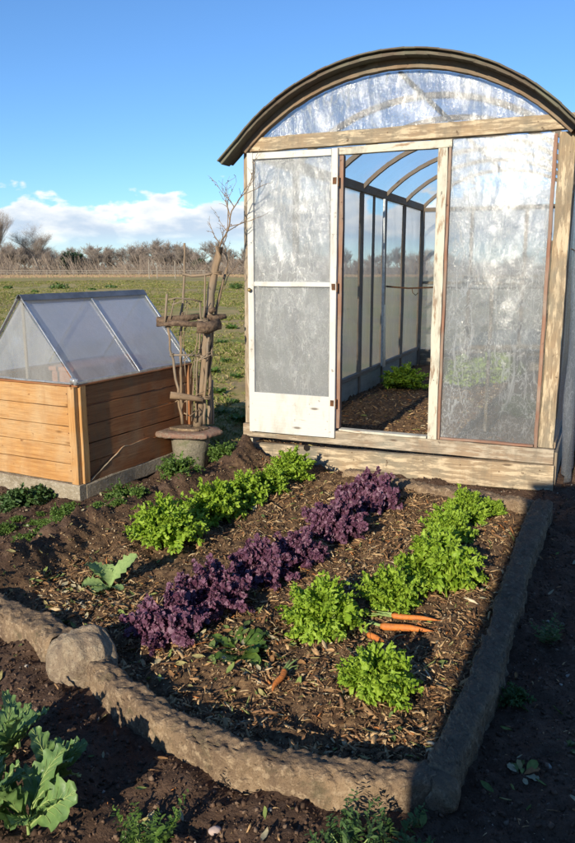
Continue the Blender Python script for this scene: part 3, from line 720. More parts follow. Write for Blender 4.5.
# film in the fixed right-hand window, real slack in the sheet
def slack(x0, x1, z0, z1, y, amp, seed, billow=0):
    def f(s_, t):
        x = x0+(x1-x0)*s_; z = z0+(z1-z0)*t
        e = math.sin(math.pi*s_)*math.sin(math.pi*t)
        e = min(1, 3*min(s_, 1-s_, t*1.6, (1-t)*1.6)+.05)
        d = amp*float(vn(np.array(x*6+z*1.5), np.array(z*2.2), seed))+amp*.5*float(vn(np.array(x*17-z*3), np.array(z*6), seed+1))+amp*.3*float(vn(np.array(x*40), np.array(z*18), seed+2))
        return (x, y+d*e-billow*math.sin(math.pi*s_)**.8*math.sin(math.pi*t**.8), z)
    return f
sheet('window_film', slack(1.549, 2.197, .297, 2.345, .002, .008, 5, .035), 46, 120, M['film'], gh)
sheet('left_panel_film', slack(.055, .755, .29, 2.34, .02, .006, 15), 20, 50, M['filmside'], gh)
# gable film
def gf(s_, t):
    x = .10+(GW-.2)*s_; zt = arch_z(x)-.06; zb = 2.425; zt = max(zt, zb+.002)
    z = zb+(zt-zb)*t; e = min(1, 3*min(s_, 1-s_, t, 1-t)+.1)
    d = .010*float(vn(np.array(x*7), np.array(z*5), 71))+.007*float(vn(np.array(x*19), np.array(z*4), 72))
    return (x, .0+d*e, z)
sheet('gable_film', gf, 110, 26, M['filmgable'], gh)
# arched batten at the front and the roof rim
def arch_pts(y, dz=0, x0=-.08, x1=None, n=34, top=2.86):
    x1 = x1 or GW+.09; out = []
    for i in range(n+1):
        x = x0+(x1-x0)*i/n; out.append((x, y, arch_z(x, top)+dz if -.015 < x < GW+.015 else 2.35-(abs(x-GW/2)-GW/2)*.95+dz*1.0+ (top-2.86)))
    return out
def strip(m, pts, w_, t_, side):
    for a, b_ in zip(pts[:-1], pts[1:]):
        e = (Vector(b_)-Vector(a)).normalized()*.004
        m.board(tuple(Vector(a)-e), tuple(Vector(b_)+e), w_, t_, side=side, jit=.0018, seg=1, ch=.002)
    return m
m = strip(MB(), arch_pts(-.028, -.026, .02, GW-.02), .06, .06, Z); m.build('arch_batten', M['archwood'], gh)
m = strip(MB(), arch_pts(.0, -.012, .0, GW), .05, .045, Z); m.build('arch_batten', M['trimred'], gh)
m = strip(MB(), arch_pts(-.09, .006, -.115, GW+.115, top=2.868), .026, .14, Z); m.build('roof_rim', M['roofedge'], gh)
m = strip(MB(), arch_pts(-.06, .022, -.125, GW+.125, top=2.874), .012, .26, Z); m.build('roof_edge_sheet', M['roofedge'], gh)
# ribs and roof film
ry = [1.0, 1.97, 2.97, 3.95, 4.93, GL-.03]
for y in ry:
    m = MB(); pts = arch_pts(y, -.02, .0, GW, 22); strip(m, pts, .045, .05, Z); m.build('roof_rib', M['innerwood'], gh)
for x in (GW/2,):
    B('ridge_purlin', [((x, .05, arch_z(x)-.062), (x, GL, arch_z(x)-.062), .03, .03)], M['innerwood'], seg=.6)
for k, (a, b_) in enumerate(zip([.06]+ry[:-1], ry)):
    def rf(s_, t, a=a, b_=b_):
        x = -.03+(GW+.06)*s_; y = a+(b_-a)*t
        return (x, y, arch_z(x)+.006+.006*float(vn(np.array(x*6), np.array(y*3), 91))*math.sin(math.pi*t)+(0 if 0 < x < GW else -.02))
    sheet('roof_film', rf, 40, 12, M['filmroof'], gh)
    for xw in (0, GW):
        inn = .0 if xw == 0 else 0
        yc = (a+b_)/2
        def sf(s_, t, a=a, b_=b_, xw=xw):
            y = a+(b_-a)*s_; z = .27+(2.33-.27)*t
            return (xw-.004+(.008 if xw else 0)+.006*float(vn(np.array(y*5), np.array(z*3), 95+int(xw*3))), y, z)
        sheet('side_film', sf, 16, 30, M['filmside'] if xw == 0 else M['film'], gh)
for xw in (.02, GW-.02):
    B('eave_beam', [((xw, .07, 2.36), (xw, GL, 2.36), .09, .05)], M['innerwood'], side=Z, seg=.5)
    B('side_rail', [((xw, .07, .292), (xw, GL, .292), .045, .05)], M['innerwood'], side=Z, seg=.5)
    for y in ry[:-1]:
        B('stud', [((xw, y, .02), (xw, y, 2.31), .055, .045)], M['innerwood'], side=Yv, seg=.3)
    for y in (1.5, 2.47, 3.45, 4.45, 5.5):
        if xw < 1 and y > 1.6: B('stud', [((xw+.002, y, .315), (xw+.002, y, 2.31), .022, .03)], M['innerwood'], side=Yv, seg=.3) if y in (3.45,) else None
# back wall
sheet('back_film', lambda s_, t: (.06+(GW-.12)*s_, GL-.01, .28+(2.33-.28)*t), 10, 10, M['filmside'], gh)
def bg2(s_, t):
    x = .02+(GW-.04)*s_; return (x, GL-.012, 2.34+(max(arch_z(x)-.03, 2.345)-2.34)*t)
sheet('back_gable_film', bg2, 30, 6, M['filmroof'], gh)
for x in (.75, 1.5): B('back_stud', [((x, GL-.03, .05), (x, GL-.03, 2.33), .05, .04)], M['innerwood'], side=X, seg=.5)
B('back_rail', [((.03, GL-.03, 1.28), (GW-.03, GL-.03, 1.28), .04, .03)], M['basewood'], seg=.5)
B('back_beam', [((.03, GL-.03, 2.33), (GW-.03, GL-.03, 2.33), .06, .04)], M['innerwood'], seg=.5)
# inner rod with hook, props
m = MB(); m.tube([(.05, 3.97, 1.27), (.3, 4.1, 1.245), (.7, 4.3, 1.26), (1.1, 4.45, 1.235), (1.5, 4.6, 1.25), (GW-.06, 4.9, 1.25)], .011, 6, .1)
m.tube([(.35, 4.1, 1.24), (.36, 4.1, 1.19), (.40, 4.1, 1.16), (.43, 4.1, 1.19)], .005, 5); m.build('iron_rod', M['rust'], gh)
m = MB(); m.board((.09, 3.72, .3), (.07, 3.72, 2.3), .02, .03, side=Yv); m.board((.10, 3.78, .28), (.08, 3.8, 1.05), .12, .006, side=Yv); m.build('standing_strip', M['alu'], gh)
# staging frame seen through the right-hand film
B('staging_rail', [((1.52, .9, .86), (2.20, .9, .89), .035, .03)], M['basewood'])
B('staging_rail', [((1.50, 1.2, .82), (2.24, 1.0, .83), .03, .03)], M['basewood'])
B('staging_rail', [((1.5, 1.0, 1.42), (2.2, 1.0, 1.43), .025, .03)], M['basewood'])
B('staging_post', [((2.16, .86, .1), (2.17, .86, 1.7), .04, .035)], M['basewood'], side=X)
B('staging_post', [((1.70, 1.25, .1), (1.70, 1.25, 1.45), .03, .03)], M['basewood'], side=X)
# polythene flap hanging from the right-hand wall
def flap(s_, t):
    z = 2.2-(2.2-.03)*t; y = .06+.42*s_
    return (GW+.03+.05*t+.035*math.sin(s_*9+z*1.5)*(.3+t)+.015*float(vn(np.array(s_*6), np.array(z*2), 41)), y-.02*math.sin(z*3), z+.03*s_)
sheet('side_flap', flap, 30, 60, M['film'], gh)
m = MB(); m.tube([(GW+.012, .05, 1.62), (GW+.05, .3, 1.60), (GW+.06, .6, 1.63)], .004, 5); m.build('tie_wire', M['rust'], gh)
# nails and knot hole
for x in np.linspace(.1, 2.25, 9):
    m = MB(); m.tube([(x, -.0765, .12+.02*math.sin(x*9)), (x, -.0785, .12+.02*math.sin(x*9))], .004, 8); m.build('nail', M['rust'], gh)
m = MB(); m.tube([(.545, -.0765, .14), (.545, -.0785, .14)], .026, 12, .12); m.build('knot_hole', plain('black_hole', (.01, .007, .005), 1), gh)
# the open door leaf, folded flat against the left half of the front
dr_ = empty('door', (.762, -.05, 0), 0); dr_.parent = gh; dr_.rotation_euler = (0, 0, R(1.5))
dw = .70; z0, z1 = .236, 2.322; fw = .048
for it, nm in ((((-dw+fw/2, 0, z0), (-dw+fw/2, 0, z1), fw, .034), 'door_stile'), (((-fw/2, 0, z0), (-fw/2, 0, z1), fw, .034), 'door_stile')):
    B(nm, [it], M['door'], dr_, side=X, jit=.0008)
for zc, hh in ((z1-.024, .046), (1.378, .036)):
    B('door_rail', [((-dw+fw+.001, 0, zc), (-fw-.001, 0, zc), hh, .032)], M['door'], dr_, side=Z, jit=.0008)
B('kick_panel', [((-dw+fw-.006, -.010, (z0+.55)/2), (-fw+.006, -.010, (z0+.55)/2), .55-z0, .022)], M['door'], dr_, side=Z, jit=.0008)
def _off(f, dx):
    return lambda s_, t: (f(s_, t)[0]+dx, f(s_, t)[1], f(s_, t)[2])
sheet('door_film', slack(-dw+fw-.005, -fw+.005, 1.39, z1-.04, .004, .012, 31), 44, 66, M['filmdoor'], dr_)
sheet('door_film', slack(-dw+fw-.005, -fw+.005, .548, 1.365, .004, .006, 35), 44, 60, M['filmdoor'], dr_)
for zc in (1.36, .5, 2.1):
    m = MB(); m.tube([(.004, -.008, zc-.035), (.004, -.008, zc+.035)], .007, 8); m.board((-.02, -.02, zc-.02), (-.02, -.02, zc+.025), .028, .004, side=X); m.build('hinge', M['rust'], dr_)
m = MB(); m.tube([(-dw+.022, -.018, 1.335), (-dw+.022, -.034, 1.335), (-dw+.022, -.042, 1.335), (-dw+.022, -.05, 1.335)], [.008, .008, .016, .008], 12); m.build('knob', M['brass'], dr_)

# ------------------------------------------------------------------ cold frame
cf = empty('cold_frame', (BO[0], BO[1], 0), -BA, label='honey coloured wooden cold frame with a clear gabled lid', cat='cold frame')
def CB(name, items, mat, parent=cf, **k): return B(name, items, mat, parent, **k)
# x from -BW..0 across, y 0..BL deep
m = MB()
m.board((-BW-.015, 0, .05), (.015, 0, .05), .11, .07, side=Z, jit=.004, ch=.008)
m.board((-.015, .036, .05), (-.015, BL, .05), .11, .07, side=Z, jit=.004, ch=.008)
m.board((-BW+.015, .036, .05), (-BW+.015, BL, .05), .11, .07, side=Z, jit=.004, ch=.008)
m.board((-BW+.05, BL-.03, .05), (-.05, BL-.03, .05), .11, .07, side=Z, jit=.004, ch=.008)
m.build('plinth', M['plinth'], cf)
CB('corner_post', [((-.03, .0, .106), (-.03, .0, .752), .058, .04)], M['orange'], side=X, jit=.0008)
CB('corner_post', [((.002, .05, .106), (.002, .05, .752), .056, .03)], M['orange'], side=Yv, jit=.0008)
CB('corner_post', [((-BW+.03, .0, .106), (-BW+.03, .0, .752), .058, .04)], M['orange'], side=X, jit=.0008)
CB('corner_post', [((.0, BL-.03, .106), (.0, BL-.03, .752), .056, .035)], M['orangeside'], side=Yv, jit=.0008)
hs = [.106, .235, .36, .487, .615, .75]
for k in range(5):
    zc = (hs[k]+hs[k+1])/2; hh = hs[k+1]-hs[k]-.004
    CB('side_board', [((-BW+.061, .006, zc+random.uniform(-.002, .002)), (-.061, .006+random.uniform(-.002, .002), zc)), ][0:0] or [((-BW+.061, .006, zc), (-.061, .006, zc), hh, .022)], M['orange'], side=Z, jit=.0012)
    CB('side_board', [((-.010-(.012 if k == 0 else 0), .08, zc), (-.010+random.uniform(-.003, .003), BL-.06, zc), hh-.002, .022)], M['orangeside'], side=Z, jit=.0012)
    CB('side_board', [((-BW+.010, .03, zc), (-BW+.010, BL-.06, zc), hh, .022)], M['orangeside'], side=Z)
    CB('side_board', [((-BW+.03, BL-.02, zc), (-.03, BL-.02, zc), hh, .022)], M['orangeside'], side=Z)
for k in range(5):
    zc = (hs[k]+hs[k+1])/2
    for xx in (-.075, -BW+.075):
        m = MB(); m.tube([(xx, -.004, zc+.02), (xx, -.0062, zc+.02)], .0038, 8); m.build('screw', M['rust'], cf)
    for yy in (.10, BL-.08):
        if k: m = MB(); m.tube([(.0, yy, zc), (.0022, yy, zc)], .0038, 8); m.build('screw', M['rust'], cf)
# warped bottom board of the long side with a curling top edge
def warp_top(y):
    return .114+.155*float(sstep(.04, .48, y))+.010*float(vn(np.array(y*14.), np.array(0.), 3))
V = []; Fw = []; UVw = []; n = 50
for i in range(n+1):
    y = .082+(BL-.10)*i/n; zt = float(warp_top(y)); bow = .010+.006*math.sin(i/n*3)
    for (x, z) in ((bow, .104), (bow, zt), (-.006, zt), (-.006, .104)): V.append((x, y, z)); UVw.append((y, z*1.0+x))
for i in range(n):
    for k in range(4): Fw.append((i*4+k, (i+1)*4+k, (i+1)*4+(k+1) % 4, i*4+(k+1) % 4))
Fw += [(0, 1, 2, 3), (n*4+3, n*4+2, n*4+1, n*4)]
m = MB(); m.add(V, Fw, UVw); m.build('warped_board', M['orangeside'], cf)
m = MB(); m.tube([(V[i*4+1][0]-.001, V[i*4+1][1], V[i*4+1][2]+.001) for i in range(0, 24)], [(.0045+.0015*math.sin(i*1.3))*(1-i/30) for i in range(24)], 6, .2); m.build('split_edge', M['basewood'], cf)
m = MB(); m.board((-.01, .0, .757), (-.01, BL, .757), .05, .012, side=X, jit=.001); m.board((-BW+.01, .0, .757), (-BW+.01, BL, .757), .05, .012, side=X, jit=.001); m.board((-BW+.036, .006, .757), (-.036, .006, .757), .04, .012, side=Yv, jit=.001); m.build('top_rim', M['orangeside'], cf)
# lid
ld = empty('lid', (0, 0, 0)); ld.parent = cf
zr, ze = 1.305, .768; xm = -BW/2
def slope(x0, y0, y1, seed):
    def f(s_, t):
        x = x0+(xm-x0)*t; z = ze+(zr-ze)*t; y = y0+(y1-y0)*s_
        d = .003*float(vn(np.array(y*5), np.array(t*4), seed))
        return (x, y, z+d)
    return f
for y0, y1 in ((.02, .65), (.66, BL-.01)):
    sheet('lid_pane', slope(-.002, y0, y1, 3), 20, 20, M['lid'], ld); sheet('lid_pane', slope(-BW+.002, y0, y1, 4), 20, 20, M['lid'], ld)
def endf(y):
    def f(s_, t):
        w_ = (1-t)*.999+.001; x = xm+(s_-.5)*(BW-.03)*w_
        d = .006*float(vn(np.array(x*9), np.array(t*3), 17))+.004*float(vn(np.array(x*22), np.array(t*7), 18))
        return (x, y+d, ze+(zr-.02-ze)*t)
    return f
sheet('end_pane', endf(.012), 24, 24, M['lidend'], ld); sheet('end_pane', endf(BL-.012), 10, 10, M['lid'], ld)
nrm = Vector((zr-ze, 0, BW/2)).normalized()
for xe, sg in ((-.0, 1), (-BW, -1)):
    for y in (.012, .655, BL-.012):
        m = MB(); n_ = Vector((sg*nrm.x, 0, nrm.z))*.010
        m.board(Vector((xe, y, ze))+n_, Vector((xm+sg*.012, y, zr-.01))+n_, .026 if y != .655 else .018, .010, side=Yv, jit=.0006, seg=.2)
        m.build('glazing_bar', M['alu'], ld)
    m = MB(); m.board((xe-sg*.006, .0, ze+.004), (xe-sg*.006, BL, ze+.004), .022, .016, side=Z, jit=.0008); m.build('lid_edge', M['alu'], ld)
m = MB(); m.board((xm+.022, .0, zr+.002), (xm+.022, BL, zr+.002), .052, .006, side=(nrm.z, 0, -nrm.x), jit=.0008); m.board((xm-.022, .0, zr+.002), (xm-.022, BL, zr+.002), .052, .006, side=(-nrm.z, 0, -nrm.x), jit=.0008); m.build('ridge_cap', M['darkalu'], ld)
m = MB(); m.board((-BW+.02, .004, ze+.002), (-.02, .004, ze+.002), .012, .012, side=Z); m.build('lid_edge', M['alu'], ld)
m = MB(); m.board((xm, .03, ze), (xm, .03, zr-.03), .02, .015, side=X); m.build('king_post', M['greywood'], ld)
# lump of folded film at the near lid corner
m = MB(); m.tube([(-.03, .0, .775), (-.015, -.004, .80), (.0, -.004, .79), (.008, .0, .765)], [.012, .018, .02, .008], 8, .3); m.build('film_fold', M['lidend'], ld, True)
# terracotta trough standing inside the cold frame
tr_ = empty('planting_trough', (*(BO-BU*.42+BV*.75), .45), -BA, label='reddish terracotta trough standing inside the cold frame', cat='trough')
m = MB(); m.board((0, -.42, .17), (0, .42, .17), .20, .34, side=X, ch=.01); m.build('trough_body', M['terracotta'], tr_)
m = MB(); m.board((0, -.43, .355), (0, .43, .355), .24, .035, side=X, ch=.01); m.build('trough_rim', M['terracotta'], tr_)
bs = MB(); bs.board((-BW+.03, BL/2, .42), (-.03, BL/2, .42), BL-.08, .02, side=Yv, seg=.1); bs.build('inner_shelf', M['greywood'], cf)

# ------------------------------------------------------------------ pot and rustic trellis
YP = 5.55
pc = at(191, 455, YP)
pot = empty('stone_pot', (pc[0], YP, 0), label='mossy tapering stone pot with a broad reddish slab rim', cat='pot')
zs = at(190, 430, YP)[2]
m = MB(); K = 20; prof = [(.115, -.03), (.122, .05), (.135, .14), (.145, zs-.03), (.13, zs-.028)]
V = []; F = []
for r, z in prof:
    for k in range(K):
        a = 2*math.pi*k/K; rr = r*(1+.03*math.cos(a*8)+random.uniform(-.012, .012)); V.append((rr*math.cos(a), rr*math.sin(a), z))
for i in range(len(prof)-1):
    for k in range(K): F.append((i*K+k, i*K+(k+1) % K, (i+1)*K+(k+1) % K, (i+1)*K+k))
F.append(tuple((len(prof)-1)*K+k for k in range(K)))
m.add(V, F); m.build('pot_body', M['potclay'], pot, True)
out8 = [(-.29, -.02), (-.235, -.115), (-.14, -.165), (.0, -.19), (.135, -.19), (.17, -.14), (.245, -.03), (.20, .10), (.06, .17), (-.12, .16), (-.21, .09)]
def slabmesh(o8, z0, z1, mat, nm, par, jit=.006):
    P_ = []
    n = len(o8)
    for i in range(n):
        a = np.array(o8[i]); b_ = np.array(o8[(i+1) % n])
        for k in range(5): P_.append(a+(b_-a)*k/5+rng.uniform(-jit, jit, 2))
    n = len(P_); V = []; 
    for f_, z in ((.96, z0), (1.0, z0+(z1-z0)*.3), (1.0, z0+(z1-z0)*.7), (.965, z1), (.7, z1+.002), (.35, z1-.002)):
        for p_ in P_: V.append((p_[0]*f_, p_[1]*f_, z+random.uniform(-.002, .002)))
    F = []
    for i in range(5):
        for k in range(n): F.append((i*n+k, i*n+(k+1) % n, (i+1)*n+(k+1) % n, (i+1)*n+k))
    F.append(tuple(5*n+k for k in range(n))); F.append(tuple(reversed(range(n))))
    m = MB(); m.add(V, F); return m.build(nm, mat, par, True)
slabmesh(out8, zs-.032, zs+.004, M['slab'], 'slab_rim', pot)
slabmesh([(a*.55+.0, b_*.5+.02) for a, b_ in out8], zs+.004, zs+.022, M['concrete'], 'soil_lump', pot)

tre = empty('rustic_trellis', (pc[0], YP, 0), label='tall rustic trellis of bare sticks and rough logs standing in the stone pot', cat='trellis')
def loc_(px, py, dy=0):
    a = at(px, py, YP+dy); return (a[0]-pc[0], a[1]-YP, a[2])
def stick(name, pts, r, mat=M['stick'], k=7, jit=.12):
    r = [q*(1.12 if r[0] > .03 else .9) for q in r] if hasattr(r, '__len__') else r*.9
    """pts: list of (px,py,dy)"""
    P_ = [Vector(loc_(*q)) for q in pts]; Q = []
    for a, b_ in zip(P_[:-1], P_[1:]):
        n = max(1, int((b_-a).length/.06))
        for i in range(n):
            Q.append(a+(b_-a)*i/n+Vector((random.gauss(0, 1), random.gauss(0, 1), 0))*min(.0035, (r if not hasattr(r, '__len__') else r[0])*.35))
    Q.append(P_[-1]); n = len(Q)
    rr = [(r[0]+(r[1]-r[0])*i/(n-1)) if hasattr(r, '__len__') else r for i in range(n)]
    m = MB(); m.tube(Q, [q*(1+random.uniform(-.12, .12)) for q in rr], k, jit*.5); return m.build(name, mat, tre, True)
stick('pole', [(198, 426, .05), (203, 380, .05), (206, 340, .04), (209, 312, .03), (214, 275, .03), (219, 247, .03)], (.033, .026), k=10)
stick('pole', [(209, 424, .08), (210, 370, .08), (213, 325, .08), (221, 290, .10), (227, 268, .10)], (.02, .011))
stick('pole', [(204, 424, -.02), (207, 345, -.02), (210, 330, -.02)], (.012, .010))
stick('pole', [(182, 424, -.08), (178, 389, -.08), (171, 350, -.08), (168, 327, -.08)], (.012, .010))
stick('pole', [(164.5, 323, -.09), (167, 294, -.09)], (.011, .010))
stick('pole', [(181, 420, .12), (181, 340, .12), (182, 313, .10), (184.5, 273, .10), (184.5, 243, .10)], (.012, .009))
stick('pole', [(204, 318, -.03), (205, 275, -.02)], (.009, .007))
stick('pole', [(196, 422, .0), (197, 370, .0), (201, 322, .0), (200, 302, 0)], (.009, .007))
stick('pole', [(192, 421, -.02), (195, 360, -.02), (198, 325, 0)], (.006, .005))
stick('pole', [(187, 420, -.1), (187, 396, -.1)], (.006, .006))
stick('pole', [(171, 319, -.08), (175, 298, -.06)], (.006, .006))
stick('pole', [(213, 424, .14), (212, 380, .14)], (.012, .012), M['greywood'])
stick('rung', [(183, 274, .09), (192, 276, .06), (205, 275, .0), (218, 272, .03)], (.010, .012))
stick('rung', [(169, 300, -.09), (176, 298, -.08), (190, 299, -.03), (202, 302, .0)], (.006, .006))
stick('rung', [(172, 355, -.08), (188, 355, -.05), (204, 356, .0)], (.008, .008))
stick('rung', [(169, 395, -.12), (186, 397, -.10), (203, 400, -.06)], (.028, .025), k=10)
stick('rung', [(184, 413, -.09), (190, 416, -.08), (198, 410, -.04)], (.006, .005))
stick('log_shelf', [(157, 320, -.05), (170, 320, -.06), (185, 318, -.04), (199, 316, .0)], (.028, .026), M['bark'], 10, .5)
stick('log_shelf', [(158, 325, -.10), (175, 323, -.12), (190, 324, -.12), (203, 324, -.08)], (.018, .024), M['bark'], 9, .5)
stick('log_shelf', [(204, 316, .03), (213, 318, .02), (226, 316, .06)], (.036, .016), M['bark'], 10, .5)
stick('log_shelf', [(198, 327, -.10), (208, 328, -.10), (219, 324, -.02)], (.034, .030), M['bark'], 10, .5)
random.seed(55)
for k in range(9):
    x0 = random.uniform(178, 205); y0 = random.uniform(330, 420); ln_ = random.uniform(25, 75); dx_ = random.uniform(-9, 9)
    stick('twig', [(x0, y0, random.uniform(-.08, .1)), (x0+dx_*.4+random.uniform(-4, 4), y0-ln_*.5, random.uniform(-.05, .1)), (x0+dx_, y0-ln_, random.uniform(-.05, .1))], (.0045, .003), k=5)
for k in range(6):
    x0 = random.uniform(168, 200); y0 = random.choice((318, 300, 397, 356))
    stick('twig', [(x0, y0+5, -.10), (x0+random.uniform(8, 14), y0+random.uniform(-8, 3), -.06), (x0+random.uniform(18, 30), y0+random.uniform(-10, 6), .02)], (.005, .003), k=5)
stick('log_shelf', [(209, 311, -.03), (215, 309, -.01)], (.022, .02), M['bark'], 8, .5)
for (px, py, dy, rr_) in ((205, 397, -.02, .045), (204, 356, .0, .030), (203, 320, .0, .042), (182, 314, .10, .016), (184.5, 274, .10, .014), (217, 273, .03, .034), (168, 326, -.08, .020), (179, 396, -.10, .036), (172, 355, -.08, .014)):
    c_ = Vector(loc_(px, py, dy)); m = MB()
    for k in range(4):
        z_ = (k-1.5)*.006; m.tube([(c_.x+rr_*math.cos(a_*math.pi/6), c_.y+rr_*math.sin(a_*math.pi/6), c_.z+z_+.004*math.sin(a_+k)) for a_ in range(13)], .003, 5, cap=False)
    m.build('twine_lashing', M['stick'], tre, True)
# thin shoots from the top with a few withered leaves
m = MB(); lfv = []; lff = []
def shoot(p, d, L, r, depth):
    Q = [p]; n = max(3, int(L/.035))
    for i in range(n):
        d = (d+Vector((random.gauss(0, .16), random.gauss(0, .16), random.gauss(.03, .1)))).normalized(); p = p+d*(L/n); Q.append(p)
        if depth > 0 and random.random() < .5: shoot(p, (d+Vector((random.gauss(0, .7), random.gauss(0, .5), random.gauss(.1, .3)))).normalized(), L*.38, r*.55, depth-1)
        if random.random() < (.35 if depth == 0 else .22):
            a = Vector((random.gauss(0, 1), random.gauss(0, 1), random.gauss(0, .6))).normalized()*random.uniform(.008, .016); b_ = a.cross(Vector((.3, .2, 1))).normalized()*a.length*.5
            o = len(lfv); lfv.extend([tuple(p), tuple(p+a*.5+b_), tuple(p+a), tuple(p+a*.5-b_)]); lff.append((o, o+1, o+2, o+3))
    m.tube(Q, [max(.0008, r*(1-i/len(Q)*.75)) for i in range(len(Q))], 4, cap=False)
random.seed(21)
shoot(Vector(loc_(219, 249, .03)), Vector((.18, 0, 1)).normalized(), .62, .007, 2)
shoot(Vector(loc_(221, 255, .05)), Vector((.18, .1, 1)).normalized(), .40, .005, 2)
shoot(Vector(loc_(227, 270, .10)), Vector((.15, .2, 1)).normalized(), .36, .004, 2)
shoot(Vector(loc_(224, 290, .10)), Vector((.35, .3, .9)).normalized(), .22, .004, 1)
m.build('twigs', M['stick'], tre)
mesh_obj('withered_leaves', lfv, lff, leafmat('withered_leaf', (.16, .07, .05), (.22, .15, .06), None, .2), tre, False)

# ------------------------------------------------------------------ plants
def leaf(L, W, n=10, mm=6, lob=4, ld=.5, ruf=.25, rf=4, el0=1.2, arch=1.2, pet=.18, tip=.9, cup=.2, fr=0, cross=0.):
    t = np.linspace(0, 1, n); s_ = np.linspace(-1, 1, mm)
    ph = random.random()*6.28
    shape = np.where(t < pet, .10+.12*t/max(pet, .01), .22+.78*np.sin(np.pi*np.clip((t-pet)/(1-pet), 0, 1)**tip)**.75)
    shape[-1] = .12
    lobm = 1-ld*(.5+.5*np.cos(2*np.pi*lob*t+ph))*(t > pet)
    th = el0-arch*t; ds = L/(n-1)
    x = np.concatenate([[0], np.cumsum(np.cos(th[:-1])*ds)]); z = np.concatenate([[0], np.cumsum(np.sin(th[:-1])*ds)])
    w_ = W*.5*shape*lobm
    Sg, Tg = np.meshgrid(s_, t)
    wv = w_[:, None]; A = np.abs(Sg)
    r_ = ruf*W*A**1.6*np.sin(2*np.pi*rf*Tg+Sg*3+ph)+fr*W*np.random.default_rng(random.randint(0, 9**6)).normal(size=Sg.shape)*A
    off = r_*(Tg > pet*.8)+cup*wv*A**2
    nxv = -np.sin(th)[:, None]; nzv = np.cos(th)[:, None]
    Xv = x[:, None]+nxv*off+np.cos(th)[:, None]*A*wv*.45; Zv = z[:, None]+nzv*off+np.sin(th)[:, None]*A*wv*.45
    Yv_ = Sg*wv+cross*r_
    Vv = np.stack([Xv, Yv_, Zv], -1).reshape(-1, 3)
    I = np.arange(n*mm).reshape(n, mm)
    Ff = np.stack([I[:-1, :-1].ravel(), I[:-1, 1:].ravel(), I[1:, 1:].ravel(), I[1:, :-1].ravel()], 1)
    return Vv, Ff
def rosette(specs):
    """specs: list of (leafV, leafF, az, roll, base)"""
    Vs = []; Fs = []; o = 0
    for (v, f, az, roll, base) in specs:
        c, s_ = math.cos(roll), math.sin(roll); v = v@np.array([[1, 0, 0], [0, c, s_], [0, -s_, c]])
        c, s_ = math.cos(az), math.sin(az); v = v@np.array([[c, s_, 0], [-s_, c, 0], [0, 0, 1]])+np.array(base)
        Vs.append(v); Fs.append(f+o); o += len(v)
    return np.concatenate(Vs), np.concatenate(Fs)
_tmpl = []
def leaflets(rounded=.4):
    out = []
    for k in range(8):
        n, mm = 5, 5; t = np.linspace(0, 1, n); s_ = np.linspace(-1, 1, mm); ph = random.random()*6.28
        w_ = np.array([.22, .75, 1.0, .9, rounded])*.5
        Sg, Tg = np.meshgrid(s_, t)
        z = .30*Tg*(1-Tg)*2-.25*Tg**2+.30*np.sin(Tg*6+Sg*4+ph)*np.abs(Sg)**1.5*(Tg > .1)
        y = Sg*w_[:, None]*(1+.22*np.sin(Tg*15+ph)*(Tg > .2)); x = Tg+.18*(1-Sg**2)*(Tg > .9)
        out.append(np.stack([x, y, z], -1).reshape(-1, 3))
    I = np.arange(25).reshape(5, 5)
    return out, np.stack([I[:-1, :-1].ravel(), I[:-1, 1:].ravel(), I[1:, 1:].ravel(), I[1:, :-1].ravel()], 1)
def rot3(yaw, pitch_, roll):
    cy, sy, cp, sp, cr, sr = math.cos(yaw), math.sin(yaw), math.cos(pitch_), math.sin(pitch_), math.cos(roll), math.sin(roll)
    Rx = np.array([[1, 0, 0], [0, cr, -sr], [0, sr, cr]]); Ry = np.array([[cp, 0, -sp], [0, 1, 0], [sp, 0, cp]]); Rz = np.array([[cy, -sy, 0], [sy, cy, 0], [0, 0, 1]])
    return Rz@Ry@Rx
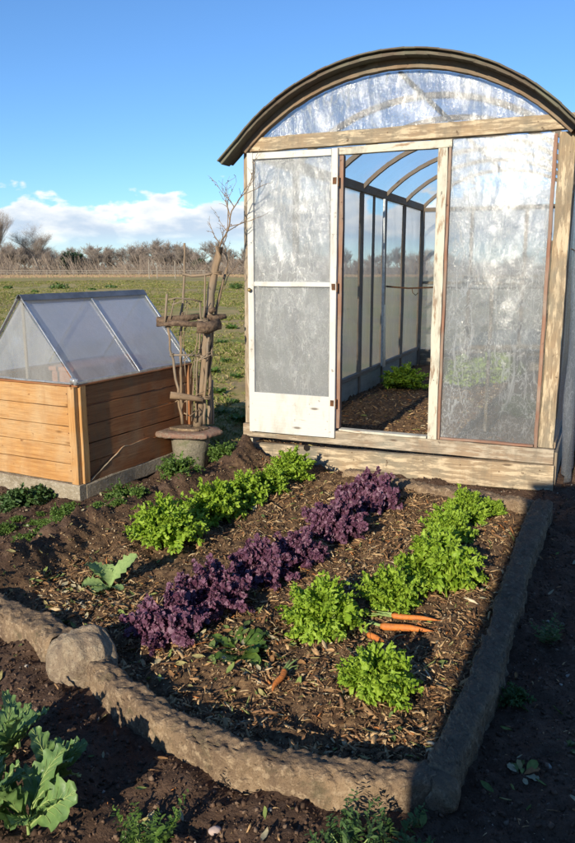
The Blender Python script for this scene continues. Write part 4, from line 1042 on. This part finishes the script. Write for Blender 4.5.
def g_pinnate(nleaf, npair, lsize, wsize, wild, rad=1.0, hfac=1.1, start=.25, rounded=.4, clump=0.0):
    """radiating arched leaves, each a rib with ruffled lobes on both sides; unit radius"""
    T, TF = leaflets(rounded); Vs = []; Fs = []; o = 0
    for i in range(nleaf):
        q = (i+.5)/nleaf; az = i*2.39996+random.gauss(0, .25); el = 1.5-1.28*q**.8+random.gauss(0, .10); L = rad*(1.0*(1-q)*hfac+q*1.02)*random.uniform(.72, 1.1)
        arch = random.uniform(.35, .95)*(1.1-.4*q); side = random.gauss(0, .25)
        p_ = np.array([math.cos(az)*.06*q, math.sin(az)*.06*q, 0.0]); e_ = el+.15; a_ = az
        st = L/(npair+2); rib = [p_.copy()]
        for k in range(npair+2):
            d = np.array([math.cos(a_)*math.cos(e_), math.sin(a_)*math.cos(e_), math.sin(e_)]); p_ = p_+d*st; e_ -= arch/(npair+2); a_ += side/(npair+2); rib.append(p_.copy())
            tt = (k+1)/(npair+2)
            if tt < start: continue
            sz = lsize*rad*(.65+.6*math.sin(math.pi*min(1, tt*.9+.08)))*random.uniform(.75, 1.2)
            for sg in ((-1, 1) if k < npair+1 else (-1, 0, 1)):
                for rep in range(1 if clump == 0 else 1+int(random.random() < clump)*2):
                    yaw = a_+sg*random.uniform(.6, 1.15)+random.gauss(0, wild); pt = e_*.6+random.gauss(.15, .25+wild)
                    Mx = rot3(yaw, pt, random.gauss(sg*.25, .35+wild)); v = T[random.randint(0, 7)]*np.array([sz, sz*wsize, sz*.8])
                    Vs.append(v@Mx.T+p_+np.random.default_rng(random.randint(0, 9**8)).normal(0, .012*clump, 3)); Fs.append(TF+o); o += 25
        rib = np.array(rib); sd_ = np.array([-math.sin(az), math.cos(az), 0])*.016*rad; nr = len(rib); taper = np.linspace(1, .3, nr)[:, None]
        v = np.concatenate([rib-sd_*taper, rib+sd_*taper]); f = np.stack([np.arange(nr-1), np.arange(1, nr), np.arange(1, nr)+nr, np.arange(nr-1)+nr], 1)
        Vs.append(v); Fs.append(f+o); o += len(v)
    V = np.concatenate(Vs); F = np.concatenate(Fs); V[:, 2] = np.maximum(V[:, 2], .01+V[:, 2]*.1)
    rr = np.percentile(np.hypot(V[:, 0], V[:, 1]), 96); V = V/rr
    return V, F
def g_lettuce(k=0): return g_pinnate([62, 72, 54][k], [8, 7, 9][k], [.21, .19, .235][k], .52, .12, rounded=.45, hfac=[1.0, .92, 1.05][k])
def g_kale(k=0): return g_pinnate([50, 56, 46][k], [8, 9, 8][k], [.125, .12, .14][k], 1.0, .8, start=.25, rounded=.75, clump=.85, hfac=[1.0, 1.1, .95][k])
def stems(n, rad, h_, mat, par, r=.004):
    m = MB()
    for i in range(n):
        az = random.random()*6.28; a = random.random()*.75; p0 = Vector((math.cos(az)*rad*.1, math.sin(az)*rad*.1, -.01))
        p1 = Vector((math.cos(az)*rad*a, math.sin(az)*rad*a, h_*random.uniform(.5, .85))); mid = (p0+p1)/2+Vector((0, 0, h_*.12))
        m.tube([p0, mid, p1], [r, r*.8, r*.5], 5, cap=False)
    return m.build('stem', mat, par, True)
def plant(name, gen_, mat, stemmat, rad, h_, label, cat, group, loc, rz=0, sc=1, ns=14):
    t = empty(name, (*loc, hz(*loc)-.004), rz, label=label, cat=cat, group=group); t.scale = (sc, sc, sc) if not hasattr(sc, '__len__') else sc
    v, f = gen_; mesh_obj('foliage', v, f, mat, t); stems(ns, rad, h_, stemmat, t, .02); return t
random.seed(5)
LG = 'bright green curly lettuces growing in two rows'
lvar = [plant('lettuce', g_lettuce(k), M['lettuce'], M['stem'], .9, .6, 'x', 'lettuce', LG, (0, 4)) for k in range(3)]
lett = [
 (291, 479, .150, 'round curly lettuce at the far end of the left row, by the greenhouse step'),
 (270, 491, .135, 'second lettuce from the far end of the left green row'),
 (245, 502, .155, 'middle lettuce of the left green row'),
 (215, 518, .165, 'fourth lettuce from the far end of the left green row'),
 (168, 545, .195, 'large curly lettuce at the near end of the left green row'),
 (490, 511, .10, 'small flat lettuce in the far right corner of the bed'),
 (466, 518, .130, 'lettuce at the far end of the right row, next to the back kerb'),
 (448, 539, .140, 'lettuce in the right row directly behind the biggest one'),
 (437, 584, .195, 'biggest lettuce in the middle of the right row'),
 (389, 608, .132, 'curly lettuce just behind the pile of carrots'),
 (323, 629, .165, 'lettuce left of the carrots with ragged leaf edges'),
 (378, 692, .135, 'nearest lettuce of all, spiky leaves, close to the front kerb')]
for i, (px, py, r_, lab) in enumerate(lett):
    x, y = G(px, py, .03)
    if i < 3: o = lvar[i]; o.location = (x, y, hz(x, y)-.005); o.rotation_euler[2] = i*2.1
    else: o = copy_thing(lvar[i % 3], (x, y, hz(x, y)-.005), i*1.7)
    o.scale = (r_*1.04,)*2+(r_*random.uniform(1.2, 1.45)*(.75 if i == 5 else 1),); o['label'] = lab
KG = 'purple curly kale plants in the middle row'
kvar = [plant('purple_kale', g_kale(k), M['kale'], M['kalestem'], .9, .8, 'x', 'kale', KG, (0, 4)) for k in range(3)]
kal = [(170, 632, .150, 'purple kale nearest the boulder, at the near end of the purple row'), (212, 608, .150, 'second purple kale from the near end, with lilac leaf edges'),
       (262, 577, .150, 'third purple kale from the near end, left of the loose yellow leaves'), (298, 562, .13, 'fourth purple kale from the near end, in the middle of the bed'), (334, 536, .155, 'purple kale second from the greenhouse step'), (371, 506, .18, 'tallest purple kale at the far end of the row by the greenhouse step')]
for i, (px, py, r_, lab) in enumerate(kal):
    x, y = G(px, py, .03)
    if i < 3: o = kvar[i]; o.location = (x, y, hz(x, y)-.01); o.rotation_euler[2] = i*2.1
    else: o = copy_thing(kvar[i % 3], (x, y, hz(x, y)-.01), i*1.3)
    o.scale = (r_*1.13,)*2+(r_*random.uniform(1.2, 1.38),); o['label'] = lab

def g_weed(n=26, rad=.1, up=.5, ser=True, wf=.22):
    sp = []
    for i in range(n):
        az = random.random()*6.28; L = rad*random.uniform(.5, 1.1)
        v, f = leaf(L, L*wf*random.uniform(.8, 1.3), 8, 5, 3.5 if ser else 0, .55 if ser else 0, .12, 3, random.uniform(.25, .25+up*2), random.uniform(.2, 1.1), .2, .8, .2, .02)
        r0 = rad*.3*random.random(); sp.append((v, f, az, random.gauss(0, .3), (math.cos(az)*r0, math.sin(az)*r0, 0)))
    return rosette(sp)
def g_feather(ns=9, h_=.14, spread=.08):
    """upright stems carrying small paired leaflets"""
    sp = []
    for i in range(ns):
        az = random.random()*6.28; lean = random.uniform(.1, .7); hh = h_*random.uniform(.6, 1.1); r0 = spread*random.random()*.5
        for k in range(13):
            q = (k+2)/14; bx = (r0+lean*hh*q)*math.cos(az); by = (r0+lean*hh*q)*math.sin(az); bz = hh*q*(1-.2*lean*q)
            for s2 in (0, 1):
                L = .030*(1.15-q*.7)*random.uniform(.8, 1.2)
                v, f = leaf(L, L*.34, 5, 4, 0, 0, .06, 1, random.uniform(.2, .9), .5, .05, .8, .2)
                sp.append((v, f, az+s2*3.14+random.gauss(1.3, .6), random.gauss(0, .4), (bx, by, bz)))
    return rosette(sp)
def simple(name, vf, mat, label, cat, px, py, group=None, rz=0, sc=1, st=None):
    x, y = G(px, py, .01); t = empty(name, (x, y, hz(x, y)-.004), rz, label=label, cat=cat, group=group); t.scale = (sc,)*3
    mesh_obj('foliage', vf[0], vf[1], mat, t)
    if st: stems(st[0], st[1], st[2], M['stem'], t, .0025)
    return t
random.seed(11)
WG = 'low green herbs and weeds along the soil ridge'
simple('leafy_herb', (lambda g: (g[0]*.13, g[1]))(g_pinnate(34, 7, .2, .45, .25)), M['weed'], 'bushy green herb between the stone pot and the left lettuce row', 'herb', 224, 470, WG, st=(8, .08, .08))
simple('leafy_herb', (lambda g: (g[0]*.15, g[1]))(g_pinnate(38, 7, .2, .45, .3)), M['weed'], 'spreading green herb in front of the stone pot', 'herb', 180, 492, WG, st=(8, .08, .08))
simple('leafy_herb', (lambda g: (g[0]*.125, g[1]))(g_pinnate(30, 8, .17, .4, .3)), M['weed'], 'fine leaved herb on the ridge below the corner of the cold frame', 'herb', 122, 508, WG, st=(10, .08, .08))
simple('leafy_herb', g_weed(40, .10, .7), M['weed'], 'small herb touching the right lip of the pot rim', 'herb', 213, 455, WG, st=(6, .05, .12))
hw = [(20, 503, .15), (38, 498, .12), (64, 528, .11), (98, 520, .08), (45, 530, .07), (8, 528, .08), (30, 548, .06), (75, 512, .06), (140, 502, .06)]
hl = ['dark green weed clump against the left end of the cold frame plinth', 'weed clump under the near face of the cold frame', 'green weed left of the ridge, below the cold frame corner', 'small weed between the cold frame corner and the ridge', 'tiny weed in the soil left of the ridge', 'small weed at the left picture edge below the cold frame', 'smallest sprig on the soil above the left kerb', 'tiny weed next to the plinth corner', 'little weed on the ridge between two herbs']
wv = [tuple([g[0]*.12, g[1]]) for g in (g_pinnate(30, 6, .24, .5, .35, hfac=.8), g_pinnate(22, 5, .26, .55, .4, hfac=.6), g_pinnate(26, 7, .2, .4, .3, hfac=1.1))]
for i, ((px, py, r_), lab) in enumerate(zip(hw, hl)):
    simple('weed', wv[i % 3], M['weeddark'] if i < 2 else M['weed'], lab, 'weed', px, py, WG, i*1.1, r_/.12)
random.seed(19); sw = None
for i in range(26):
    px = random.uniform(2, 150); py = 500+random.uniform(0, 62)*(1-px/190)+random.uniform(-4, 6)
    x, y = G(px, py, .01)
    if in_box(np.array([x]), np.array([y]), .05)[0]: continue
    sc_ = random.uniform(.22, .55)
    if sw is None:
        sw = simple('weed_sprig', wv[1], M['weed'], 'small green sprig among the low weeds between cold frame and ridge', 'weed', px, py, 'tiny sprigs in the soil below the cold frame', 0, sc_)
    else:
        c_ = copy_thing(sw, (x, y, hz(x, y)-.003), i*1.3, sc_)
        if i % 2: c_.children[0].data = bpy.data.objects['foliage'].data if False else c_.children[0].data
# pale hairy plant (own leaves as parts)
hp = empty('hairy_leaf_plant', (*G(110, 588, .02), .02), label='pale green woolly leaved seedling left of the lettuces', cat='seedling')
for az, L, W, el in ((2.7, .17, .13, .95), (.7, .20, .09, 1.2), (4.0, .11, .07, .5), (5.4, .12, .06, .6), (1.8, .14, .09, .9), (3.3, .13, .09, .6), (2.2, .10, .07, 1.2)):
    v, f = leaf(L, W, 14, 9, 5, .22, .08, 7, el, .8, .22, .75, .25, .02); v, f = rosette([(v, f, az, .25*math.sin(az*3), (0, 0, 0))]); mesh_obj('leaf', v, f, M['hairy'], hp)
# loose leafy patch in the middle
simple('leafy_weed', g_weed(26, .13, .25, False, .42), M['weed'], 'flat patch of yellow green leaves right of the purple kale', 'weed', 240, 655, None)
# big brassica in the lower left corner
def brassica(px, py, label, n, Lm, seed, lean=0):
    random.seed(seed); x, y = G(px, py-10, 0)
    t = empty('brassica_plant', (x, y, hz(x, y)-.01), label=label, cat='cabbage plant', group='broad leaved brassicas in the lower left corner')
    for i in range(n):
        az = i*2.4+random.gauss(0, .3)+lean; L = Lm*1.2*random.uniform(.75, 1.15); el = random.uniform(.85, 1.45)
        v, f = leaf(L, L*random.uniform(.46, .6), 20, 11, 4.5, .30, .07, 5, el, random.uniform(.5, 1.3), .30, .62, .18, .006)
        v, f = rosette([(v, f, az, random.gauss(0, .3), (0, 0, .02))]); lo = mesh_obj('leaf', v, f, M['brassica'], t)
        mr = MB(); c_ = v[5::11]; mr.tube([tuple(p_+np.array([0, 0, .0012])) for p_ in c_], [.0035*(1-k/22) for k in range(len(c_))], 6, cap=False)
        for k in range(7, 18, 2):
            for sg in (-3, 3): mr.tube([tuple(v[k*11+5]+np.array([0, 0, .0012])), tuple(v[(k+1)*11+5+sg//3]+np.array([0, 0, .001])), tuple(v[min(19, k+2)*11+5+sg]+np.array([0, 0, .0008]))], [.0014, .001, .0005], 4, cap=False)
        mr.build('midrib', M['stem'], lo, True)
    stems(5, .03, .05, M['stem'], t, .006); t.scale = (.95, .95, 1.3)
    return t
brassica(-6, 838, 'lowest broad leaved brassica, half cut off by the lower left picture corner', 12, .14, 31)
brassica(30, 842, 'big grey green brassica with lobed leaves right at the bottom edge', 13, .145, 32)
brassica(2, 780, 'leafy brassica at the left edge just above the other ones', 13, .13, 34)
brassica(18, 752, 'topmost brassica of the corner group, small leaves against the soil', 11, .115, 41)
brassica(55, 800, 'smaller brassica with drooping leaves reaching over dark soil', 11, .115, 37)
simple('feathery_weed', g_feather(13, .15, .10), M['weed'], 'feathery green weed on the soil below the curved kerb', 'weed', 145, 842, None, st=(8, .06, .1))
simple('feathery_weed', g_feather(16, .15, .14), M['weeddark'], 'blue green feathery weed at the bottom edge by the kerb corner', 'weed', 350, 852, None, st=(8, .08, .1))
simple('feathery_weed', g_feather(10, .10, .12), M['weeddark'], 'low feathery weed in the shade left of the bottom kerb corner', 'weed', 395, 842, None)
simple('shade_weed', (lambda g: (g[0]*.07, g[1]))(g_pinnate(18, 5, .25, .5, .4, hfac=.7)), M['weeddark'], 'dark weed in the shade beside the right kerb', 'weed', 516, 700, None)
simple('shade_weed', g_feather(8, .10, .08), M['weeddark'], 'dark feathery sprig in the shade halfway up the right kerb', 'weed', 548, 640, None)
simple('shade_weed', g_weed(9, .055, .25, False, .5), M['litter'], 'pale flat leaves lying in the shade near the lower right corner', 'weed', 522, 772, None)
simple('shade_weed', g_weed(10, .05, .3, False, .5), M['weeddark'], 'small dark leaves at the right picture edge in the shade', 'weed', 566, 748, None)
# plants inside the greenhouse
def ghp(u_, v_): q = GO+GU*u_+GV*v_; return float(q[0]), float(q[1])
IG = 'green plants inside the greenhouse'
for i, (u_, v_, r_, lab) in enumerate([(.40, 3.6, .27, 'bushy green plant against the inner wall of the greenhouse'), (1.05, 4.0, .34, 'green plant deep inside the greenhouse, right of the other one'), (1.35, 4.7, .36, 'rearmost green plant inside the greenhouse'), (1.9, 2.2, .2, 'plant dimly seen through the right hand plastic window')]):
    o = copy_thing(lvar[i % 3], (*ghp(u_, v_), hz(*ghp(u_, v_))), i*1.9, r_, lab); o['group'] = IG; o['category'] = 'plant'; o.name = 'greenhouse_plant'
    for ch in o.children:
        if ch.name.startswith('foliage'): ch.data = ch.data.copy(); ch.data.materials[0] = M['lettuce'] if i < 3 else M['weed']

# ------------------------------------------------------------------ carrots
def carrot(p0, p1, r0, z, label, topL=.05, seed=0):
    """p0 crown pixel, p1 tip pixel"""
    random.seed(seed); a = Vector((*G(*p0, z), 0)); b_ = Vector((*G(*p1, z), 0)); L = (b_-a).length; d = (b_-a).normalized()
    t = empty('carrot', (a.x, a.y, hz(a.x, a.y)+r0*.9+z-.02), math.atan2(d.y, d.x), label=label, cat='carrot', group='orange carrots pulled and lying on the bed')
    m = MB(); n = 14; pts = [(L*i/n, .004*math.sin(i*.5+seed), -r0*.35*(i/n)) for i in range(n+1)]
    rr = [r0*(.55 if i == 0 else 1.0)*(1-.25*i/n-.62*(max(0, i/n-.55)/.45)**1.6)*random.uniform(.95, 1.04) for i in range(n+1)]
    m.tube(pts, rr, 14, .02); m.tube([pts[-1], (L*1.08, .003, -r0*.3)], [.002, .0006], 5, cap=False)
    m.build('root', M['carrot'], t, True)
    m = MB()
    for k in range(9):
        q = random.uniform(.15, .95); y0 = random.choice((-1, 1))*r0*.8*(1-q*.5); m.tube([(L*q, y0, -r0*.2), (L*q+random.gauss(.004, .004), y0*1.5, -r0*.3), (L*q+random.gauss(.01, .006), y0*2.0, -r0*.5)], [.0006, .0005, .0003], 3, cap=False)
    m.build('root_hairs', M['stick'], t)
    m = MB()
    for k in range(7):
        e = Vector((-topL*random.uniform(.5, 1.1), random.gauss(0, .012), random.uniform(-.002, .016)))
        m.tube([(0.002, random.gauss(0, .003), random.gauss(.002, .003)), tuple(e*.5+Vector((0, 0, .004))), tuple(e)], [.0032, .0024, .0012], 5, cap=False)
    m.build('stalks', M['carrottop'], t, True); return t
carrot((391, 622), (438, 626), .0125, .035, 'rear carrot of the pile, tip pointing right', .09, 3)
carrot((380, 630), (433, 634), .0160, .030, 'thick middle carrot of the pile beside the lettuces', .08, 4)
carrot((368, 635), (391, 648), .0130, .025, 'short stubby carrot in front of the pile, pointing to the viewer', .05, 5)
carrot((285, 674), (272, 694), .0120, .042, 'single small carrot lying alone between kale and front kerb', .085, 6)

# ------------------------------------------------------------------ far field things
def g_tree(h_, seed, spread=.55, up=.35, depth=5, tw=1.0):
    rs = random.Random(seed); TV = []; TF = []; CV = []; CF = []
    def seg(Vl, Fl, a, b_, r0, r1, k=3):
        d = (b_-a).normalized(); up_ = Vector((0, 0, 1)) if abs(d.z) < .9 else Vector((1, 0, 0)); s1 = d.cross(up_).normalized(); s2 = d.cross(s1); o = len(Vl)
        for p_, r in ((a, r0), (b_, r1)):
            for j in range(k):
                th = 2*math.pi*j/k; Vl.append(tuple(p_+s1*math.cos(th)*r+s2*math.sin(th)*r))
        for j in range(k): Fl.append((o+j, o+(j+1) % k, o+k+(j+1) % k, o+k+j))
    def grow_(p, d, L, r, lv):
        n = 3 if lv > 1 else 2
        for i in range(n):
            d2 = (d+Vector((rs.gauss(0, .16), rs.gauss(0, .16), rs.gauss(.03, .08)))).normalized(); q = p+d2*(L/n); r2 = r*.86
            seg(TV if lv >= depth else CV, TF if lv >= depth else CF, p, q, r, r2, 6 if lv >= depth else 3); p = q; d = d2; r = r2
            if lv > 0 and (lv < depth or i > 0):
                for _ in range(2 if lv > 2 else 3):
                    az = rs.random()*6.28; s1 = Vector((math.cos(az), math.sin(az), 0)); nd = (d*(1-spread*.5)+s1*spread*rs.uniform(.6, 1.3)+Vector((0, 0, up*rs.random()))).normalized()
                    grow_(p, nd, L*rs.uniform(.5, .78), max(r*.5, .009*tw), lv-1)
        if lv > 0: grow_(p, d, L*.66, r*.75, lv-1)
    grow_(Vector((0, 0, -.2)), Vector((0, 0, 1)), h_*.34, h_*.020, depth)
    return TV, TF, CV, CF
TG = 'bare trees of the far tree line'
protos = []
for i, (h_, sp_, up_) in enumerate([(7.5, .6, .35), (9, .55, .4), (6.5, .7, .3), (8, .5, .5)]):
    TV, TF, CV, CF = g_tree(h_, 100+i, sp_, up_, 4, 1.7)
    t = empty('bare_tree', (0, 0, 0), label='bare leafless tree in the brown tree line beyond the field', cat='tree', group=TG)
    mesh_obj('trunk', TV, TF, M['trunk'], t, False); mesh_obj('crown', CV, CF, M['twig'] if i % 2 else M['twig2'], t, False)
    zs_ = [v[2] for v in CV]; t['_h'] = max(zs_); protos.append(t)
def azpos(px, dist): a = math.atan((px-287.5)/FPX*math.cos(PITCH)); return (dist*math.sin(a), dist*math.cos(a))
random.seed(77); idx = 0
for k in range(124):
    px = -60+k*(310/100)+random.uniform(-3, 3) if k < 100 else 255+(k-100)*13
    d = random.uniform(185, 250); hgt = random.choice((random.uniform(2.6, 4.5), random.uniform(4.5, 6.5), random.uniform(6, 9.2)))*(d/215)
    if 150 < px < 250: hgt *= 1.1
    src = protos[idx % 4]; x, y = azpos(px, d); sc_ = hgt/src['_h']
    if idx < 4: o = src; o.location = (x, y, -.3); o.scale = (sc_*1.15, sc_*1.15, sc_)
    else: o = copy_thing(src, (x, y, -.3), random.random()*6.28, (sc_*1.15, sc_*1.15, sc_))
    idx += 1
for p_ in list(bpy.data.objects):
    if '_h' in p_: del p_['_h']
# tall lone tree at the left
TV, TF, CV, CF = g_tree(14, 207, .72, .55, 5, .45)
x, y = azpos(40, 175); t = empty('tall_bare_tree', (x, y, -.2), label='tallest bare tree with a broad open crown, standing before the tree line', cat='tree')
hmax = max(v[2] for v in CV); sc_ = 11.6/hmax; t.scale = (sc_*1.1, sc_*1.1, sc_)
mesh_obj('trunk', TV, TF, M['trunk'], t, False); mesh_obj('crown', CV, CF, M['twig2'], t, False)
TV, TF, CV, CF = g_tree(16, 215, .45, .7, 5, .45)
x, y = azpos(-6, 170); t = empty('tall_bare_tree', (x, y, -.2), label='tall narrow bare tree at the left picture edge', cat='tree')
hmax = max(v[2] for v in CV); sc_ = 15/hmax; t.scale = (sc_*.8, sc_*.8, sc_)
mesh_obj('trunk', TV, TF, M['trunk'], t, False); mesh_obj('crown', CV, CF, M['twig2'], t, False)
# scrub in front of the tree line: upright brown stems
n = 15000; a_ = rng.uniform(-.50, .45, n); d_ = rng.uniform(165, 215, n); hh = rng.uniform(.5, 3.4, n)*(.6+1.1*np.abs(vn(a_*70, a_*0, 4)))
bx = d_*np.sin(a_); by = d_*np.cos(a_); lx = rng.normal(0, 1.5, n); ww = rng.uniform(.02, .06, n)
V = np.stack([np.stack([bx-ww, by, bx*0-.3], 1), np.stack([bx+ww, by+ww, bx*0-.3], 1), np.stack([bx+ww*.4+lx, by, hh], 1), np.stack([bx-ww*.4+lx, by+ww, hh*.97], 1)], 1).reshape(-1, 3)
F = np.arange(n*4).reshape(n, 4)
tag(mesh_obj('scrub', V, F, chipmat('scrub_stems', [(0, (.24, .19, .155)), (.3, (.19, .15, .125)), (.6, (.30, .235, .18)), (.85, (.16, .13, .11))]), smooth=False), 'brown leafless scrub along the foot of the tree line', 'scrub', kind='stuff')
n = 9000; a_ = rng.uniform(-.50, .45, n); d_ = rng.uniform(120, 150, n); hh = rng.uniform(.1, .32, n)
bx = d_*np.sin(a_); by = d_*np.cos(a_); lx = rng.normal(0, .15, n); ww = rng.uniform(.03, .09, n)
V = np.stack([np.stack([bx-ww, by, bx*0-.3], 1), np.stack([bx+ww, by+ww, bx*0-.3], 1), np.stack([bx+ww*.4+lx, by, hh], 1), np.stack([bx-ww*.4+lx, by+ww, hh*.97], 1)], 1).reshape(-1, 3)
tag(mesh_obj('dry_reeds', V, np.arange(n*4).reshape(n, 4), chipmat('reed_stems', [(0, (.34, .23, .15)), (.4, (.26, .16, .11)), (.7, (.38, .29, .16))]), smooth=False), 'reddish dry reeds in a low strip across the far field', 'reeds', kind='stuff')
def blob(n, size, lz, seed):
    r_ = np.random.default_rng(seed); d = r_.normal(size=(n, 3)); d /= np.linalg.norm(d, axis=1)[:, None]; rad = r_.random(n)**.4
    lump = 1+.3*vn(d[:, 0]*2.3+seed, d[:, 1]*2.3+d[:, 2]*2, seed); P_ = d*(rad*lump)[:, None]*np.array(size)+np.array([0, 0, size[2]*.9])
    a = r_.normal(size=(n, 3)); a /= np.linalg.norm(a, axis=1)[:, None]; b_ = np.cross(a, d+.1); b_ /= np.linalg.norm(b_, axis=1)[:, None]
    s_ = lz*r_.uniform(.6, 1.3, n)[:, None]
    V = np.stack([P_-a*s_, P_+b_*s_*.5, P_+a*s_, P_-b_*s_*.5], 1).reshape(-1, 3); V[:, 2] = np.maximum(V[:, 2], 0); return V, np.arange(n*4).reshape(n, 4)
ev = [(74, 190, (3.0, 3.0, 2.9), 'dark evergreen tree between the tall bare tree and the brown scrub'), (78.5, 192, (1.8, 1.8, 2.3), 'narrow dark evergreen touching the bigger one'), (200, 200, (2.3, 2.3, 2.0), 'dark evergreen behind the trellis in the far tree line')]
for i, (px, d, sz, lab) in enumerate(ev):
    x, y = azpos(px, d); t = empty('evergreen_tree', (x, y, 0), label=lab, cat='tree')
    v, f = blob(1500, sz, .35, 5+i); mesh_obj('crown', v, f, M['evergreen'], t, False)
    m = MB(); m.tube([(0, 0, -.2), (0, 0, sz[2])], .14, 6); m.build('trunk', M['trunk'], t)
shr = [(60, 290, 1.0, 'dark green bush in the field above the cold frame ridge'), (112, 289, .55, 'small green bush in the field right of the bigger one'), (92, 291, .35, 'tiny green tuft between the two field bushes'), (35, 293, .3, 'low tuft left of the field bushes'), (8, 286, .4, 'low green tuft near the left picture edge in the field'), (236, 286, .8, 'dark field bush beside the greenhouse corner')]
for i, (px, py, s_, lab) in enumerate(shr):
    x, y = G(px, py, 0); y = min(y, 55); x = (px-287.5)/FPX*(y*math.cos(PITCH)+.3)
    v, f = blob(260, (.75*s_, .7*s_, .26*s_), .09, 40+i); t = empty('field_bush', (x, y, 0), label=lab, cat='bush', group='green bushes scattered over the field'); mesh_obj('foliage', v, f, M['shrub'], t, False)
# broad weeds in the grass behind the pot
GG = 'broad leaved green weeds in the grass behind the pot'
random.seed(91); wv2 = [g_weed(60, .16, .35, False, .4), g_weed(50, .16, .5, True, .35)]
first = []
spots = [(232, 330), (222, 345), (238, 352), (226, 362), (214, 372), (236, 378), (241, 312), (228, 318), (219, 392), (232, 402), (240, 420), (222, 414)]
for i, (px, py) in enumerate(spots):
    x, y = G(px, py, 0)
    if i < 2:
        t = empty('field_weed', (x, y, hz(x, y)), label='green broad leaved weed in the rough grass between trellis and greenhouse', cat='weed', group=GG); mesh_obj('foliage', *wv2[i], M['shrub'] if i else M['weed'], t); first.append(t); t.scale = (1.0,)*3
    else: copy_thing(first[i % 2], (x, y, hz(x, y)), i*1.4, .35+.35*random.random())
# far post-and-rail fence
fn = empty('rail_fence', (*azpos(60, 160), 0), R(4), label='low pale rail fence across the far field', cat='fence')
m = MB()
for k in range(-9, 12): m.board((k*2.6, 0, -.3), (k*2.6, 0, 1.0), .12, .12, side=X, seg=2)
m.build('fence_posts', M['greywood'], fn)
for z in (.5, .9):
    m = MB(); m.board((-24, -.09, z), (29, -.09, z), .09, .05, side=Z, seg=3); m.build('rail', M['greywood'], fn)
for px, hh in ((149, 2.6), (157, 1.6), (175, 2.4)):
    x, y = azpos(px, 110); t = empty('field_post', (x, y, 0), label={149: 'tall thin post in the far field, leftmost of three', 157: 'short post in the far field, middle of three', 175: 'post in the far field just left of the trellis'}[px], cat='post')
    m = MB(); m.board((0, 0, -.2), (0, 0, hh), .12, .12, side=X, seg=.5); m.build('post_shaft', M['greywood'], t); m = MB(); m.board((0, 0, hh+.02), (0, 0, hh+.05), .15, .15, side=X, seg=1); m.build('post_cap', M['greywood'], t)

# ------------------------------------------------------------------ unseen shed added behind the viewer to cast the shade over the right kerb
sh_ = empty('shadow_shed', (-1.16, -1.6, 0), label='unseen wooden shed added behind the viewer to shade the right kerb', cat='shed')
SH = 2.56; SW = 6.0; SD = 3.0
m = MB()
m.board((0, 0, SH/2), (SW, 0, SH/2), SH, .04, side=Z, seg=1); m.board((0, -SD, SH/2), (SW, -SD, SH/2), SH, .04, side=Z, seg=1)
m.board((.02, -.03, SH/2), (.02, -SD+.03, SH/2), SH, .04, side=Z, seg=1); m.board((SW-.02, -.03, SH/2), (SW-.02, -SD+.03, SH/2), SH, .04, side=Z, seg=1)
m.build('wall', M['greywood'], sh_)
m = MB(); m.board((.0, -SD/2, SH+.05), (SW+.1, -SD/2, SH+.05), SD+.16, .05, side=Yv, seg=1); m.build('roof', M['roofedge'], sh_)
m = MB(); m.board((2.4, .035, .04), (2.4, .035, 2.0), .85, .03, side=X, seg=1); m.build('door', M['door'], sh_)
